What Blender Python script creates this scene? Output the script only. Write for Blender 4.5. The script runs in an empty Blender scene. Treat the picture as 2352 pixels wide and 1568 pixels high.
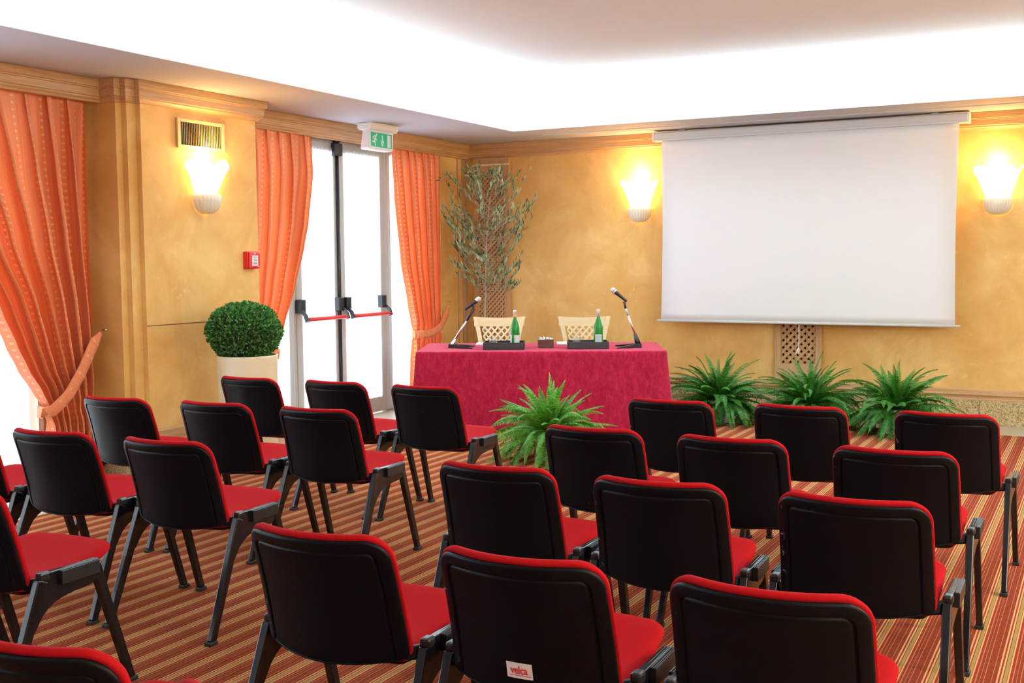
import bpy, bmesh, math, random
from mathutils import Vector, Matrix
PI = math.pi
random.seed(7)
SC = bpy.context.scene
COL = SC.collection

# ---------------------------------------------------------------- helpers
def setp(o, label=None, cat=None, group=None, kind=None):
    if label: o['label'] = label
    if cat: o['category'] = cat
    if group: o['group'] = group
    if kind: o['kind'] = kind
    return o

def empty(name, loc=(0, 0, 0), rz=0.0, **kw):
    o = bpy.data.objects.new(name, None)
    COL.objects.link(o)
    o.location = loc
    o.rotation_euler = (0, 0, rz)
    o.empty_display_size = .1
    return setp(o, **kw)

class MB:
    """collects verts / faces / uvs for one mesh"""
    def __init__(s):
        s.v = []; s.f = []; s.uv = {}
    def add(s, vs, fs):
        b = len(s.v)
        s.v += [tuple(p) for p in vs]
        s.f += [tuple(i + b for i in f) for f in fs]
    def box(s, x0, x1, y0, y1, z0, z1):
        vs = [(x, y, z) for x in (x0, x1) for y in (y0, y1) for z in (z0, z1)]
        s.add(vs, [(0, 1, 3, 2), (4, 6, 7, 5), (0, 4, 5, 1), (2, 3, 7, 6), (0, 2, 6, 4), (1, 5, 7, 3)])
    def prism(s, pts, axis, a, b):
        """extrude 2-D polygon; axis 'x': pts=(y,z), 'y': pts=(x,z), 'z': pts=(x,y)"""
        def P(p, t):
            return {'x': (t, p[0], p[1]), 'y': (p[0], t, p[1]), 'z': (p[0], p[1], t)}[axis]
        n = len(pts)
        vs = [P(p, a) for p in pts] + [P(p, b) for p in pts]
        fs = [tuple(range(n))[::-1], tuple(range(n, 2 * n))]
        fs += [(i, (i + 1) % n, n + (i + 1) % n, n + i) for i in range(n)]
        s.add(vs, fs)
    def tube(s, pts, rad, n=8, caps=True):
        pts = [Vector(p) for p in pts]
        if not isinstance(rad, (list, tuple)): rad = [rad] * len(pts)
        rings = []; prev = None
        for i, p in enumerate(pts):
            d = (pts[min(i + 1, len(pts) - 1)] - pts[max(i - 1, 0)]).normalized()
            if prev is None:
                a = d.orthogonal().normalized()
            else:
                a = (prev - d * prev.dot(d)).normalized()
            prev = a
            b = d.cross(a)
            rings.append([p + (a * math.cos(2 * PI * k / n) + b * math.sin(2 * PI * k / n)) * rad[i] for k in range(n)])
        s.loft(rings, caps)
    def loft(s, rings, caps=True, closed=True):
        n = len(rings[0]); vs = [p for r in rings for p in r]; fs = []
        for i in range(len(rings) - 1):
            for k in range(n if closed else n - 1):
                fs.append((i * n + k, i * n + (k + 1) % n, (i + 1) * n + (k + 1) % n, (i + 1) * n + k))
        if caps:
            fs.append(tuple(range(n))[::-1])
            fs.append(tuple(range((len(rings) - 1) * n, len(rings) * n)))
        s.add(vs, fs)
    def lathe(s, prof, n=32, c=(0, 0, 0), caps=True, mod=None, a0=0, a1=2 * PI):
        rings = []
        full = abs(a1 - a0 - 2 * PI) < 1e-6
        m = n if full else n + 1
        for r, z in prof:
            ring = []
            for k in range(m):
                a = a0 + (a1 - a0) * k / n
                rr, zz = (r, z) if mod is None else mod(r, z, a)
                ring.append((c[0] + rr * math.cos(a), c[1] + rr * math.sin(a), c[2] + zz))
            rings.append(ring)
        s.loft(rings, caps and full, full)
    def strut(s, p, q, side, w0, w1, t0, t1):
        """box bar from p to q; 'side' is the width axis; w half widths, t half thicknesses"""
        p, q, side = Vector(p), Vector(q), Vector(side).normalized()
        d = (q - p).normalized(); t = d.cross(side).normalized()
        r = []
        for c, w, th in ((p, w0, t0), (q, w1, t1)):
            r.append([c + side * a * w + t * b * th for a, b in ((-1, -1), (1, -1), (1, 1), (-1, 1))])
        s.loft(r)
    def build(s, name, mat, parent=None, smooth=False, bevel=0, seg=2, **kw):
        me = bpy.data.meshes.new(name)
        me.from_pydata([tuple(p) for p in s.v], [], s.f)
        if s.uv:
            ul = me.uv_layers.new(name='UVMap')
            for lp in me.loops:
                ul.data[lp.index].uv = s.uv[lp.vertex_index]
        bm = bmesh.new(); bm.from_mesh(me)
        bmesh.ops.recalc_face_normals(bm, faces=bm.faces)
        bm.to_mesh(me); bm.free()
        for m in (mat if isinstance(mat, (list, tuple)) else [mat]):
            me.materials.append(m)
        if smooth:
            me.polygons.foreach_set('use_smooth', [True] * len(me.polygons))
        me.update()
        o = bpy.data.objects.new(name, me)
        COL.objects.link(o)
        if parent: o.parent = parent
        if bevel:
            b = o.modifiers.new('bevel', 'BEVEL'); b.width = bevel; b.segments = seg
            b.limit_method = 'ANGLE'; b.angle_limit = .6
            b.harden_normals = False
        return setp(o, **kw)

def copy_tree(o, parent=None):
    c = o.copy(); COL.objects.link(c)
    if parent: c.parent = parent
    for ch in list(o.children):
        copy_tree(ch, c)
    return c

# ---------------------------------------------------------------- materials
def new_mat(name):
    m = bpy.data.materials.new(name); m.use_nodes = True
    nt = m.node_tree
    return m, nt, nt.nodes['Principled BSDF'], nt.nodes['Material Output']

def nd(nt, typ, **kw):
    n = nt.nodes.new(typ)
    for k, v in kw.items():
        if k.startswith('i_'):
            n.inputs[k[2:].replace('_', ' ')].default_value = v
        else:
            setattr(n, k, v)
    return n

def ma(nt, op, a, b=None, c=None):
    n = nt.nodes.new('ShaderNodeMath'); n.operation = op
    for i, x in enumerate((a, b, c)):
        if x is None: continue
        if isinstance(x, (int, float)): n.inputs[i].default_value = x
        else: nt.links.new(x, n.inputs[i])
    return n.outputs[0]

def mixc(nt, fac, a, b):
    n = nt.nodes.new('ShaderNodeMix'); n.data_type = 'RGBA'
    for s, x in ((0, fac), (6, a), (7, b)):
        if isinstance(x, (int, float)): n.inputs[s].default_value = x
        elif isinstance(x, tuple): n.inputs[s].default_value = (*x[:3], 1)
        else: nt.links.new(x, n.inputs[s])
    return n.outputs[2]

def ramp(nt, src, stops, interp='LINEAR'):
    n = nt.nodes.new('ShaderNodeValToRGB'); cr = n.color_ramp; cr.interpolation = interp
    while len(cr.elements) < len(stops): cr.elements.new(.5)
    for e, (p, c) in zip(cr.elements, stops):
        e.position = p; e.color = (*c, 1) if len(c) == 3 else c
    nt.links.new(src, n.inputs[0])
    return n.outputs[0]

def coords(nt, kind='Object', scale=(1, 1, 1), rot=(0, 0, 0)):
    t = nt.nodes.new('ShaderNodeTexCoord'); m = nt.nodes.new('ShaderNodeMapping')
    m.inputs['Scale'].default_value = scale; m.inputs['Rotation'].default_value = rot
    nt.links.new(t.outputs[kind], m.inputs[0])
    return m.outputs[0]

def noise(nt, vec, scale, detail=4, rough=.6, dist=0):
    n = nd(nt, 'ShaderNodeTexNoise', i_Scale=scale, i_Detail=detail, i_Roughness=rough, i_Distortion=dist)
    nt.links.new(vec, n.inputs['Vector'])
    return n.outputs['Fac']

def bump(nt, b, h, strength=.3, dist=.01):
    n = nd(nt, 'ShaderNodeBump', i_Strength=strength, i_Distance=dist)
    nt.links.new(h, n.inputs['Height']); nt.links.new(n.outputs[0], b.inputs['Normal'])

def plain(name, col, rough=.5, metal=0, spec=.5, coat=0, sheen=0, var=0, vscale=30, bmp=0, bscale=200):
    m, nt, b, out = new_mat(name)
    b.inputs['Base Color'].default_value = (*col, 1)
    b.inputs['Roughness'].default_value = rough
    b.inputs['Metallic'].default_value = metal
    b.inputs['Specular IOR Level'].default_value = spec
    b.inputs['Coat Weight'].default_value = coat
    b.inputs['Sheen Weight'].default_value = sheen
    v = coords(nt)
    if var:
        f = noise(nt, v, vscale)
        c = mixc(nt, f, tuple(x * (1 - var) for x in col), tuple(min(1, x * (1 + var)) for x in col))
        nt.links.new(c, b.inputs['Base Color'])
    if bmp:
        bump(nt, b, noise(nt, v, bscale, 2), bmp, .002)
    return m

M = {}
# plaster: mottled ochre with pale trowel marks
def plaster(name, base, light, dark):
    m, nt, b, out = new_mat(name)
    v = coords(nt)
    f1 = noise(nt, v, 1.6, 6, .62, .6)
    c = ramp(nt, f1, [(.35, dark), (.52, base), (.66, light)])
    v2 = coords(nt, scale=(1, 1, 1), rot=(.5, .4, .3))
    f2 = noise(nt, v2, 4.5, 5, .7, 2.2)
    s = ramp(nt, f2, [(.61, (0, 0, 0)), (.70, (1, 1, 1))])
    c = mixc(nt, ma(nt, 'MULTIPLY', s, .35), c, (min(1, light[0] * 1.08), light[1] * 1.18, light[2] * 1.7))
    v3 = coords(nt, scale=(9, 9, .9), rot=(.35, .35, 0))
    f3 = noise(nt, v3, 1.4, 6, .7, 1.5)
    s3 = ramp(nt, f3, [(.67, (0, 0, 0)), (.74, (1, 1, 1))])
    c = mixc(nt, ma(nt, 'MULTIPLY', s3, .3), c, (.92, .78, .55))
    nt.links.new(c, b.inputs['Base Color'])
    b.inputs['Roughness'].default_value = .62
    b.inputs['Specular IOR Level'].default_value = .3
    bump(nt, b, noise(nt, v, 14, 5), .12, .01)
    return m
M['plaster'] = plaster('ochre_plaster', (.80, .475, .150), (.90, .59, .215), (.71, .375, .10))

def wood(name, c0, c1, axis='x', sc=1., rough=.45):
    m, nt, b, out = new_mat(name)
    s = {'x': (1.2, 28, 28), 'y': (28, 1.2, 28), 'z': (28, 28, 1.2)}[axis]
    v = coords(nt, scale=tuple(k * sc for k in s))
    f = noise(nt, v, 2.2, 6, .65, .4)
    c = ramp(nt, f, [(.28, c0), (.5, tuple((a + d) / 2 for a, d in zip(c0, c1))), (.72, c1)])
    nt.links.new(c, b.inputs['Base Color'])
    b.inputs['Roughness'].default_value = rough
    b.inputs['Specular IOR Level'].default_value = .35
    bump(nt, b, f, .08, .004)
    return m
M['oak'] = wood('limed_oak', (.46, .245, .10), (.66, .40, .19), 'y')
M['oakx'] = wood('limed_oak_across', (.46, .245, .10), (.66, .40, .19), 'x')
M['oakz'] = wood('limed_oak_upright', (.46, .245, .10), (.64, .39, .19), 'z')
M['cream_wood'] = wood('cream_wood', (.80, .62, .33), (.92, .77, .47), 'x', 1.3, .4)
M['walnut'] = wood('dark_walnut', (.075, .03, .022), (.16, .07, .055), 'x', 2.5)

# striped carpet (period 12 cm, stripes run towards the screen wall)
m, nt, b, out = new_mat('striped_carpet')
v = coords(nt)
sx = nt.nodes.new('ShaderNodeSeparateXYZ'); nt.links.new(v, sx.inputs[0])
nz = noise(nt, v, 260, 2, .6)
xx = ma(nt, 'ADD', sx.outputs[0], ma(nt, 'MULTIPLY', ma(nt, 'SUBTRACT', nz, .5), .0030))
ph = ma(nt, 'FRACT', ma(nt, 'DIVIDE', ma(nt, 'ADD', xx, 60.673 + .003), .12))
PE, RD, DK, OL, BR = (.74, .41, .175), (.29, .024, .013), (.14, .06, .018), (.40, .245, .08), (.225, .031, .017)
PI_ = (.50, .18, .085)
st = [(0, PE), (.05, RD), (.105, PE), (.155, DK), (.18, OL), (.285, DK), (.30, PE), (.345, RD), (.425, PI_), (.46, BR),
      (.545, PI_), (.56, BR), (.65, PI_), (.672, BR), (.86, PI_), (.88, BR)]
cs = ramp(nt, ph, st, 'CONSTANT')
v4 = coords(nt, scale=(1, .45, 1))
f4 = noise(nt, v4, 170, 3, .7)
cs2 = mixc(nt, ramp(nt, f4, [(.40, (0, 0, 0)), (.66, (.40, .40, .40))]), cs, (.39, .13, .05))
f5 = noise(nt, v, 420, 2, .7)
mul = nt.nodes.new('ShaderNodeMix'); mul.data_type = 'RGBA'; mul.blend_type = 'MULTIPLY'; mul.inputs[0].default_value = 1
nt.links.new(cs2, mul.inputs[6]); nt.links.new(ramp(nt, f5, [(.3, (.62, .62, .62)), (.66, (1.25, 1.25, 1.25))]), mul.inputs[7])
nt.links.new(mul.outputs[2], b.inputs['Base Color'])
b.inputs['Roughness'].default_value = 1; b.inputs['Specular IOR Level'].default_value = .0
bump(nt, b, f5, .5, .004)
M['carpet'] = m

# speckled granite
m, nt, b, out = new_mat('speckled_granite')
v = coords(nt)
f = noise(nt, v, 75, 3, .75)
c = ramp(nt, f, [(.36, (.14, .08, .03)), (.45, (.46, .31, .13)), (.55, (.60, .44, .22)), (.68, (.74, .60, .38))])
nt.links.new(c, b.inputs['Base Color']); b.inputs['Roughness'].default_value = .4
M['granite'] = m
M['stone_floor'] = plain('beige_stone', (.50, .42, .30), .35, var=.18, vscale=9)

# fabrics
def fabric(name, col, var=.12, vs=900, rough=.85, sheen=.3, bmp=.35):
    m, nt, b, out = new_mat(name)
    v = coords(nt)
    w1 = nd(nt, 'ShaderNodeTexChecker', i_Scale=vs * .35)
    nt.links.new(v, w1.inputs['Vector'])
    f = noise(nt, v, vs * .3, 2, .6)
    c = mixc(nt, f, tuple(x * (1 - var) for x in col), tuple(min(1, x * (1 + var)) for x in col))
    nt.links.new(c, b.inputs['Base Color'])
    b.inputs['Roughness'].default_value = rough; b.inputs['Sheen Weight'].default_value = sheen
    b.inputs['Specular IOR Level'].default_value = .06
    bump(nt, b, w1.outputs['Fac'], bmp, .0012)
    return m
M['red_fabric'] = fabric('red_upholstery', (.40, .0065, .009), sheen=.0)

m, nt, b, out = new_mat('crimson_velvet')
v = coords(nt, scale=(1, 1, .45))
f = noise(nt, v, 26, 6, .75, .5)
f2 = noise(nt, v, 140, 3, .7)
c = ramp(nt, ma(nt, 'ADD', ma(nt, 'MULTIPLY', f, .7), ma(nt, 'MULTIPLY', f2, .3)), [(.33, (.24, .003, .02)), (.5, (.39, .009, .042)), (.66, (.54, .028, .08))])
nt.links.new(c, b.inputs['Base Color'])
b.inputs['Roughness'].default_value = .85; b.inputs['Sheen Weight'].default_value = .35
b.inputs['Sheen Tint'].default_value = (1, .35, .42, 1); b.inputs['Specular IOR Level'].default_value = .15
bump(nt, b, f2, .3, .004)
M['velvet'] = m

# orange satin curtain with small rings
m, nt, b, out = new_mat('orange_ring_satin')
tc = nt.nodes.new('ShaderNodeTexCoord'); sx = nt.nodes.new('ShaderNodeSeparateXYZ'); nt.links.new(tc.outputs['UV'], sx.inputs[0])
def ringmask(du, dv, ou, ov, r, w):
    fu = ma(nt, 'MULTIPLY', ma(nt, 'SUBTRACT', ma(nt, 'FRACT', ma(nt, 'DIVIDE', ma(nt, 'ADD', sx.outputs[0], ou + 10), du)), .5), du)
    fv = ma(nt, 'MULTIPLY', ma(nt, 'SUBTRACT', ma(nt, 'FRACT', ma(nt, 'DIVIDE', ma(nt, 'ADD', sx.outputs[1], ov + 10), dv)), .5), dv)
    rr = ma(nt, 'SQRT', ma(nt, 'ADD', ma(nt, 'MULTIPLY', fu, fu), ma(nt, 'MULTIPLY', fv, fv)))
    return ma(nt, 'LESS_THAN', ma(nt, 'ABSOLUTE', ma(nt, 'SUBTRACT', rr, r)), w)
k1 = ringmask(.105, .047, 0, 0, .0062, .0019)
k2 = ringmask(.105, .047, .0525, .0235, 0, .0028)
v = coords(nt, 'UV', (1, 1, 1))
vs_ = coords(nt, 'UV', (55, .6, 1))
fs_ = noise(nt, vs_, 1.2, 3)
c = ramp(nt, fs_, [(.35, (.82, .20, .07)), (.65, (.93, .30, .11))])
c = mixc(nt, ma(nt, 'MULTIPLY', k2, .55), c, (.95, .5, .22))
c = mixc(nt, ma(nt, 'MULTIPLY', k1, .85), c, (.97, .68, .34))
nt.links.new(c, b.inputs['Base Color'])
b.inputs['Roughness'].default_value = .5; b.inputs['Sheen Weight'].default_value = .25
b.inputs['Specular IOR Level'].default_value = .35
tr = nt.nodes.new('ShaderNodeBsdfTranslucent'); nt.links.new(c, tr.inputs[0])
mx = nt.nodes.new('ShaderNodeMixShader'); mx.inputs[0].default_value = .12
nt.links.new(b.outputs[0], mx.inputs[1]); nt.links.new(tr.outputs[0], mx.inputs[2]); nt.links.new(mx.outputs[0], out.inputs[0])
M['curtain'] = m

# sheer white voile
m, nt, b, out = new_mat('white_voile')
df = nt.nodes.new('ShaderNodeBsdfDiffuse'); df.inputs[0].default_value = (.9, .93, .95, 1)
tl = nt.nodes.new('ShaderNodeBsdfTranslucent'); tl.inputs[0].default_value = (.92, .95, .97, 1)
tp = nt.nodes.new('ShaderNodeBsdfTransparent'); tp.inputs[0].default_value = (1, 1, 1, 1)
m1 = nt.nodes.new('ShaderNodeMixShader'); m1.inputs[0].default_value = .6
m2 = nt.nodes.new('ShaderNodeMixShader'); m2.inputs[0].default_value = .35
nt.links.new(df.outputs[0], m1.inputs[1]); nt.links.new(tl.outputs[0], m1.inputs[2])
nt.links.new(m1.outputs[0], m2.inputs[1]); nt.links.new(tp.outputs[0], m2.inputs[2]); nt.links.new(m2.outputs[0], out.inputs[0])
M['voile'] = m

def thinglass(name, tint=(1, 1, 1), gl=.08):
    m, nt, b, out = new_mat(name)
    tp = nt.nodes.new('ShaderNodeBsdfTransparent'); tp.inputs[0].default_value = (*tint, 1)
    g = nt.nodes.new('ShaderNodeBsdfGlossy'); g.inputs['Roughness'].default_value = .02
    mx = nt.nodes.new('ShaderNodeMixShader'); fr = nt.nodes.new('ShaderNodeLayerWeight'); fr.inputs[0].default_value = .5
    nt.links.new(ma(nt, 'ADD', ma(nt, 'MULTIPLY', ma(nt, 'POWER', fr.outputs['Facing'], 3.5), .55), gl), mx.inputs[0])
    nt.links.new(tp.outputs[0], mx.inputs[1]); nt.links.new(g.outputs[0], mx.inputs[2]); nt.links.new(mx.outputs[0], out.inputs[0])
    return m
M['pane'] = thinglass('window_glass', gl=.04)
M['tumbler'] = thinglass('clear_tumbler_glass', (1, 1, 1), .10)
m, nt, b, out = new_mat('green_bottle_glass')
b.inputs['Base Color'].default_value = (.03, .46, .09, 1); b.inputs['Roughness'].default_value = .04
b.inputs['Transmission Weight'].default_value = .55; b.inputs['IOR'].default_value = 1.45
M['bottle'] = m

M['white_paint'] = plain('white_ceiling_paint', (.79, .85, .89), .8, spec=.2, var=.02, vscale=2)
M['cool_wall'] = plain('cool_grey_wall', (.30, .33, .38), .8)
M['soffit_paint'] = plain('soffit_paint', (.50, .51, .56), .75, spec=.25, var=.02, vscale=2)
m, nt, b, out = new_mat('black_plastic_shell')
tc = nt.nodes.new('ShaderNodeTexCoord'); oi = nt.nodes.new('ShaderNodeObjectInfo')
ad = nt.nodes.new('ShaderNodeVectorMath'); ad.operation = 'ADD'; cb = nt.nodes.new('ShaderNodeCombineXYZ')
nt.links.new(ma(nt, 'MULTIPLY', oi.outputs['Random'], 37.0), cb.inputs[0]); nt.links.new(ma(nt, 'MULTIPLY', oi.outputs['Random'], 91.0), cb.inputs[2])
nt.links.new(tc.outputs['Object'], ad.inputs[0]); nt.links.new(cb.outputs[0], ad.inputs[1])
sx = nt.nodes.new('ShaderNodeSeparateXYZ'); nt.links.new(tc.outputs['Object'], sx.inputs[0])
edge = ramp(nt, ma(nt, 'MULTIPLY', sx.outputs[0], -1), [(.212, (0, 0, 0)), (.222, (1, 1, 1))])
sc = ma(nt, 'GREATER_THAN', noise(nt, ad.outputs[0], 38, 3, .6, .5), .655)
wear = ma(nt, 'MULTIPLY', edge, sc)
sp = ma(nt, 'GREATER_THAN', noise(nt, ad.outputs[0], 55, 2, .5), .80)
c = mixc(nt, ma(nt, 'MINIMUM', ma(nt, 'ADD', wear, sp), 1), (.0040, .0046, .0066), (.28, .27, .26))
nt.links.new(c, b.inputs['Base Color']); b.inputs['Roughness'].default_value = .42; b.inputs['Specular IOR Level'].default_value = .15
bump(nt, b, noise(nt, tc.outputs['Object'], 700, 2), .12, .002)
M['black_shell'] = m
M['black_metal'] = plain('black_enamel_metal', (.006, .0066, .009), .24, spec=.5, coat=.15, var=.5, vscale=40)
M['grey_cap'] = plain('worn_black_cap', (.014, .014, .016), .36, spec=.5, var=.5, vscale=60)
M['black_rubber'] = plain('black_rubber', (.012, .012, .012), .6)
M['alu'] = plain('champagne_aluminium', (.47, .47, .43), .45, metal=.0, var=.05, vscale=3)
M['black_lock'] = plain('black_lock_plastic', (.012, .014, .02), .35)
M['red_bar'] = plain('red_push_bar', (.78, .045, .035), .35, spec=.5)
M['screen_white'] = plain('screen_fabric', (.90, .92, .92), .8, spec=.15)
M['case_white'] = plain('white_metal_case', (.66, .69, .72), .4)
M['bar_grey'] = plain('pale_grey_bar', (.66, .68, .66), .4)
M['white_plastic'] = plain('white_plastic', (.84, .85, .87), .45)
M['ceramic'] = plain('cream_ceramic', (.90, .87, .74), .3, coat=.3)
M['cream_pot'] = plain('cream_planter', (.86, .77, .52), .35)
M['grey_pot'] = plain('pale_grey_pot', (.62, .63, .66), .5)
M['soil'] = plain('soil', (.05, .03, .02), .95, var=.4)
M['bark'] = plain('olive_bark', (.36, .31, .24), .85, var=.3, vscale=60)
M['brass'] = plain('brass', (.55, .40, .15), .3, metal=.9)
M['chrome'] = plain('chrome', (.80, .80, .80), .18, metal=1)
M['steel_mesh'] = plain('silver_grille', (.62, .62, .60), .45, metal=.6, bmp=.8, bscale=900)
M['tray'] = plain('dark_grey_tray', (.035, .036, .042), .5)
M['paper'] = plain('white_paper', (.88, .88, .86), .7)
M['label_white'] = plain('bottle_label', (.86, .87, .84), .6)
M['label_blue'] = plain('pale_blue_label', (.58, .74, .86), .6)
M['cap_white'] = plain('white_bottle_cap', (.86, .86, .84), .45)
M['cap_orange'] = plain('orange_cap_band', (.86, .45, .22), .5)
M['green_sign'] = plain('exit_green', (.0, .40, .19), .5)
M['alarm_red'] = plain('alarm_red', (.72, .022, .022), .4)
M['logo_red'] = plain('logo_red', (.75, .02, .02), .5)
M['print_grey'] = plain('grey_print', (.25, .25, .25), .6)
M['dark_void'] = plain('dark_recess', (.02, .015, .01), .9)
M['recess_cloth'] = plain('red_brown_backing', (.20, .045, .035), .9, var=.4, vscale=8)
M['vent_paint'] = plain('ochre_vent_paint', (.70, .47, .20), .5)
M['fin'] = plain('vent_fin', (.52, .38, .18), .45, metal=.2)
M['cord'] = plain('white_cord', (.85, .84, .78), .7)
M['candy'] = plain('white_wrapped_sugar', (.86, .82, .76), .5)
M['shade_grey'] = plain('grey_shade_line', (.16, .16, .14), .9)  # colour of the painted shade line in the cove
M['groove'] = plain('dark_joint', (.16, .08, .03), .8)

def leafmat(name, c0, c1, tl=.3, rough=.45):
    m, nt, b, out = new_mat(name)
    oi = nt.nodes.new('ShaderNodeNewGeometry')
    c = mixc(nt, oi.outputs['Random Per Island'], c0, c1)
    nt.links.new(c, b.inputs['Base Color']); b.inputs['Roughness'].default_value = rough
    b.inputs['Specular IOR Level'].default_value = .45
    t = nt.nodes.new('ShaderNodeBsdfTranslucent'); nt.links.new(c, t.inputs[0])
    mx = nt.nodes.new('ShaderNodeMixShader'); mx.inputs[0].default_value = tl
    nt.links.new(b.outputs[0], mx.inputs[1]); nt.links.new(t.outputs[0], mx.inputs[2]); nt.links.new(mx.outputs[0], out.inputs[0])
    return m
M['boxleaf'] = leafmat('boxwood_leaf', (.025, .13, .022), (.14, .40, .09), .22, .32)
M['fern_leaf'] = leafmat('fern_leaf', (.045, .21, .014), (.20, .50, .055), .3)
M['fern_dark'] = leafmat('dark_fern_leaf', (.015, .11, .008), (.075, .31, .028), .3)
M['olive_leaf'] = leafmat('olive_leaf', (.05, .10, .04), (.52, .64, .36), .25, .5)

def emis(name, col, s):
    m, nt, b, out = new_mat(name)
    b.inputs['Base Color'].default_value = (.9, .85, .7, 1)
    b.inputs['Emission Color'].default_value = (*col, 1)
    b.inputs['Emission Strength'].default_value = s
    b.inputs['Roughness'].default_value = .3
    return m
SCONCE_E = 14.0
M['glow'] = emis('lit_glass_shade', (1, .62, .20), SCONCE_E)

# ================================================================ SETTING
CEIL = 2.84; UP = 3.2
# floor
f = MB(); f.box(-5.77, 2.6, -3.2, 10.38, -.05, 0)
f.build('floor', M['carpet'], kind='structure')
f = MB(); f.box(-6.62, -5.77, -3.2, 10.98, -.06, 0); f.box(-5.77, 2.6, 10.38, 10.98, -.06, 0)
f.build('floor_border', M['stone_floor'], kind='structure')
# walls
w = MB(); w.box(-6.62, 2.75, 10.98, 11.15, -.06, 3.3); w.build('wall_back', M['plaster'], kind='structure')
w = MB(); w.box(2.6, 2.75, -3.2, 10.98, -.06, 3.3); w.build('wall_right', M['plaster'], kind='structure')
w = MB(); w.box(-6.8, 2.75, -3.4, -3.2, -.06, 3.3); w.build('wall_front', M['cool_wall'], kind='structure')
# left wall: stepped pier, header over glazing, strip by the corner
w = MB()
w.prism([(-6.75, 5.69), (-6.215, 5.69), (-6.215, 5.745), (-6.165, 5.745), (-6.165, 5.83), (-6.12, 5.83), (-6.12, 7.05), (-6.75, 7.05)], 'z', 0, CEIL)
w.box(-6.75, -6.46, 10.42, 10.98, 0, CEIL)
w.box(-6.75, -6.55, 5.22, 5.69, 0, 2.66)  # unseen wall piece added behind the drape to keep daylight off the pier
w.build('wall_left', M['plaster'], kind='structure')
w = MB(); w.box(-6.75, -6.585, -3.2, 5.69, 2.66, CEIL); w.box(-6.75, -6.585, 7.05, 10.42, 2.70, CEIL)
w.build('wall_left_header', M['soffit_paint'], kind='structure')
# upright joint strips near the corner and the panel joint on the pier
w = MB(); w.box(-6.462, -6.452, 10.78, 10.80, .33, 2.68); w.box(-6.462, -6.445, 10.88, 10.96, .33, 2.68)
w.build('trim_1', M['oakz'], kind='structure')
w = MB(); w.box(-6.121, -6.117, 5.832, 7.048, 1.087, 1.093); w.build('trim_2', M['groove'], kind='structure')

def sweep(path, prof, name, mat, **kw):
    """path: wall-face points (x,y) walked so that the room is on the right hand side; prof: (outward, z) closed polygon"""
    n = len(path); rings = []
    P = [Vector(p) for p in path]
    for i, p in enumerate(P):
        ns = []
        if i > 0: d = (P[i] - P[i - 1]).normalized(); ns.append(Vector((d.y, -d.x)))
        if i < n - 1: d = (P[i + 1] - P[i]).normalized(); ns.append(Vector((d.y, -d.x)))
        if len(ns) == 2:
            mvec = (ns[0] + ns[1]); mvec = mvec / max(.2, mvec.dot(ns[0]))
        else: mvec = ns[0]
        rings.append([(p.x + mvec.x * o, p.y + mvec.y * o, z) for o, z in prof])
    b = MB(); b.loft(rings); return b.build(name, mat, **kw)

corn = [(-.03, 2.838), (.072, 2.838), (.072, 2.786), (.060, 2.782), (.060, 2.775), (.052, 2.772), (.052, 2.722), (.040, 2.717), (.040, 2.708), (.024, 2.695), (.018, 2.683), (-.03, 2.683)]
sweep([(-6.362, -3.2), (-6.362, 5.69), (-6.215, 5.69), (-6.215, 5.745), (-6.165, 5.745), (-6.165, 5.83), (-6.12, 5.83), (-6.12, 7.05), (-6.432, 7.05), (-6.432, 10.978)],
      corn, 'cornice_left', M['oak'], kind='structure')
sweep([(-6.50, 10.978), (2.6, 10.978)], corn, 'cornice_back', M['oakx'], kind='structure')
# skirting
stone = [(-.02, 0), (.05, 0), (.05, .224), (-.02, .224)]
rail = [(-.02, .2245), (.038, .2245), (.038, .232), (.028, .24), (.028, .318), (.018, .328), (-.02, .328)]
pier = [(-6.40, 5.69), (-6.215, 5.69), (-6.215, 5.745), (-6.165, 5.745), (-6.165, 5.83), (-6.12, 5.83), (-6.12, 7.05), (-6.40, 7.05)]
sweep(pier, stone, 'baseboard_left', M['granite'], kind='structure')
sweep(pier, rail, 'baseboard_left_rail', M['oak'], kind='structure')
sweep([(-6.46, 10.979), (2.6, 10.979)], stone, 'baseboard_back', M['granite'], kind='structure')
sweep([(-6.46, 10.979), (2.6, 10.979)], rail, 'baseboard_back_rail', M['oakx'], kind='structure')
w = MB()
for x in (-4.6, -3.55, -2.5, -1.0, -.05): w.box(x, x + .004, 10.926, 10.930, 0, .224)
w.build('trim_3', M['groove'], kind='structure')
def rope(x0, x1, y, z, r, pitch):
    b = MB(); n = int((x1 - x0) / (pitch / 8)); rings = []
    for i in range(n + 1):
        x = x0 + (x1 - x0) * i / n; tw = 2 * PI * (x - x0) / pitch
        ring = []
        for k in range(10):
            a = 2 * PI * k / 10
            rr = r * (.72 + .28 * abs(math.cos(a - tw)))
            ring.append((x, y + rr * math.cos(a), z + rr * math.sin(a)))
        rings.append(ring)
    b.loft(rings); return b
rope(-4.2, 2.55, 10.948, .277, .012, .05).build('trim_4', M['oakx'], smooth=True, kind='structure')

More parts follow.
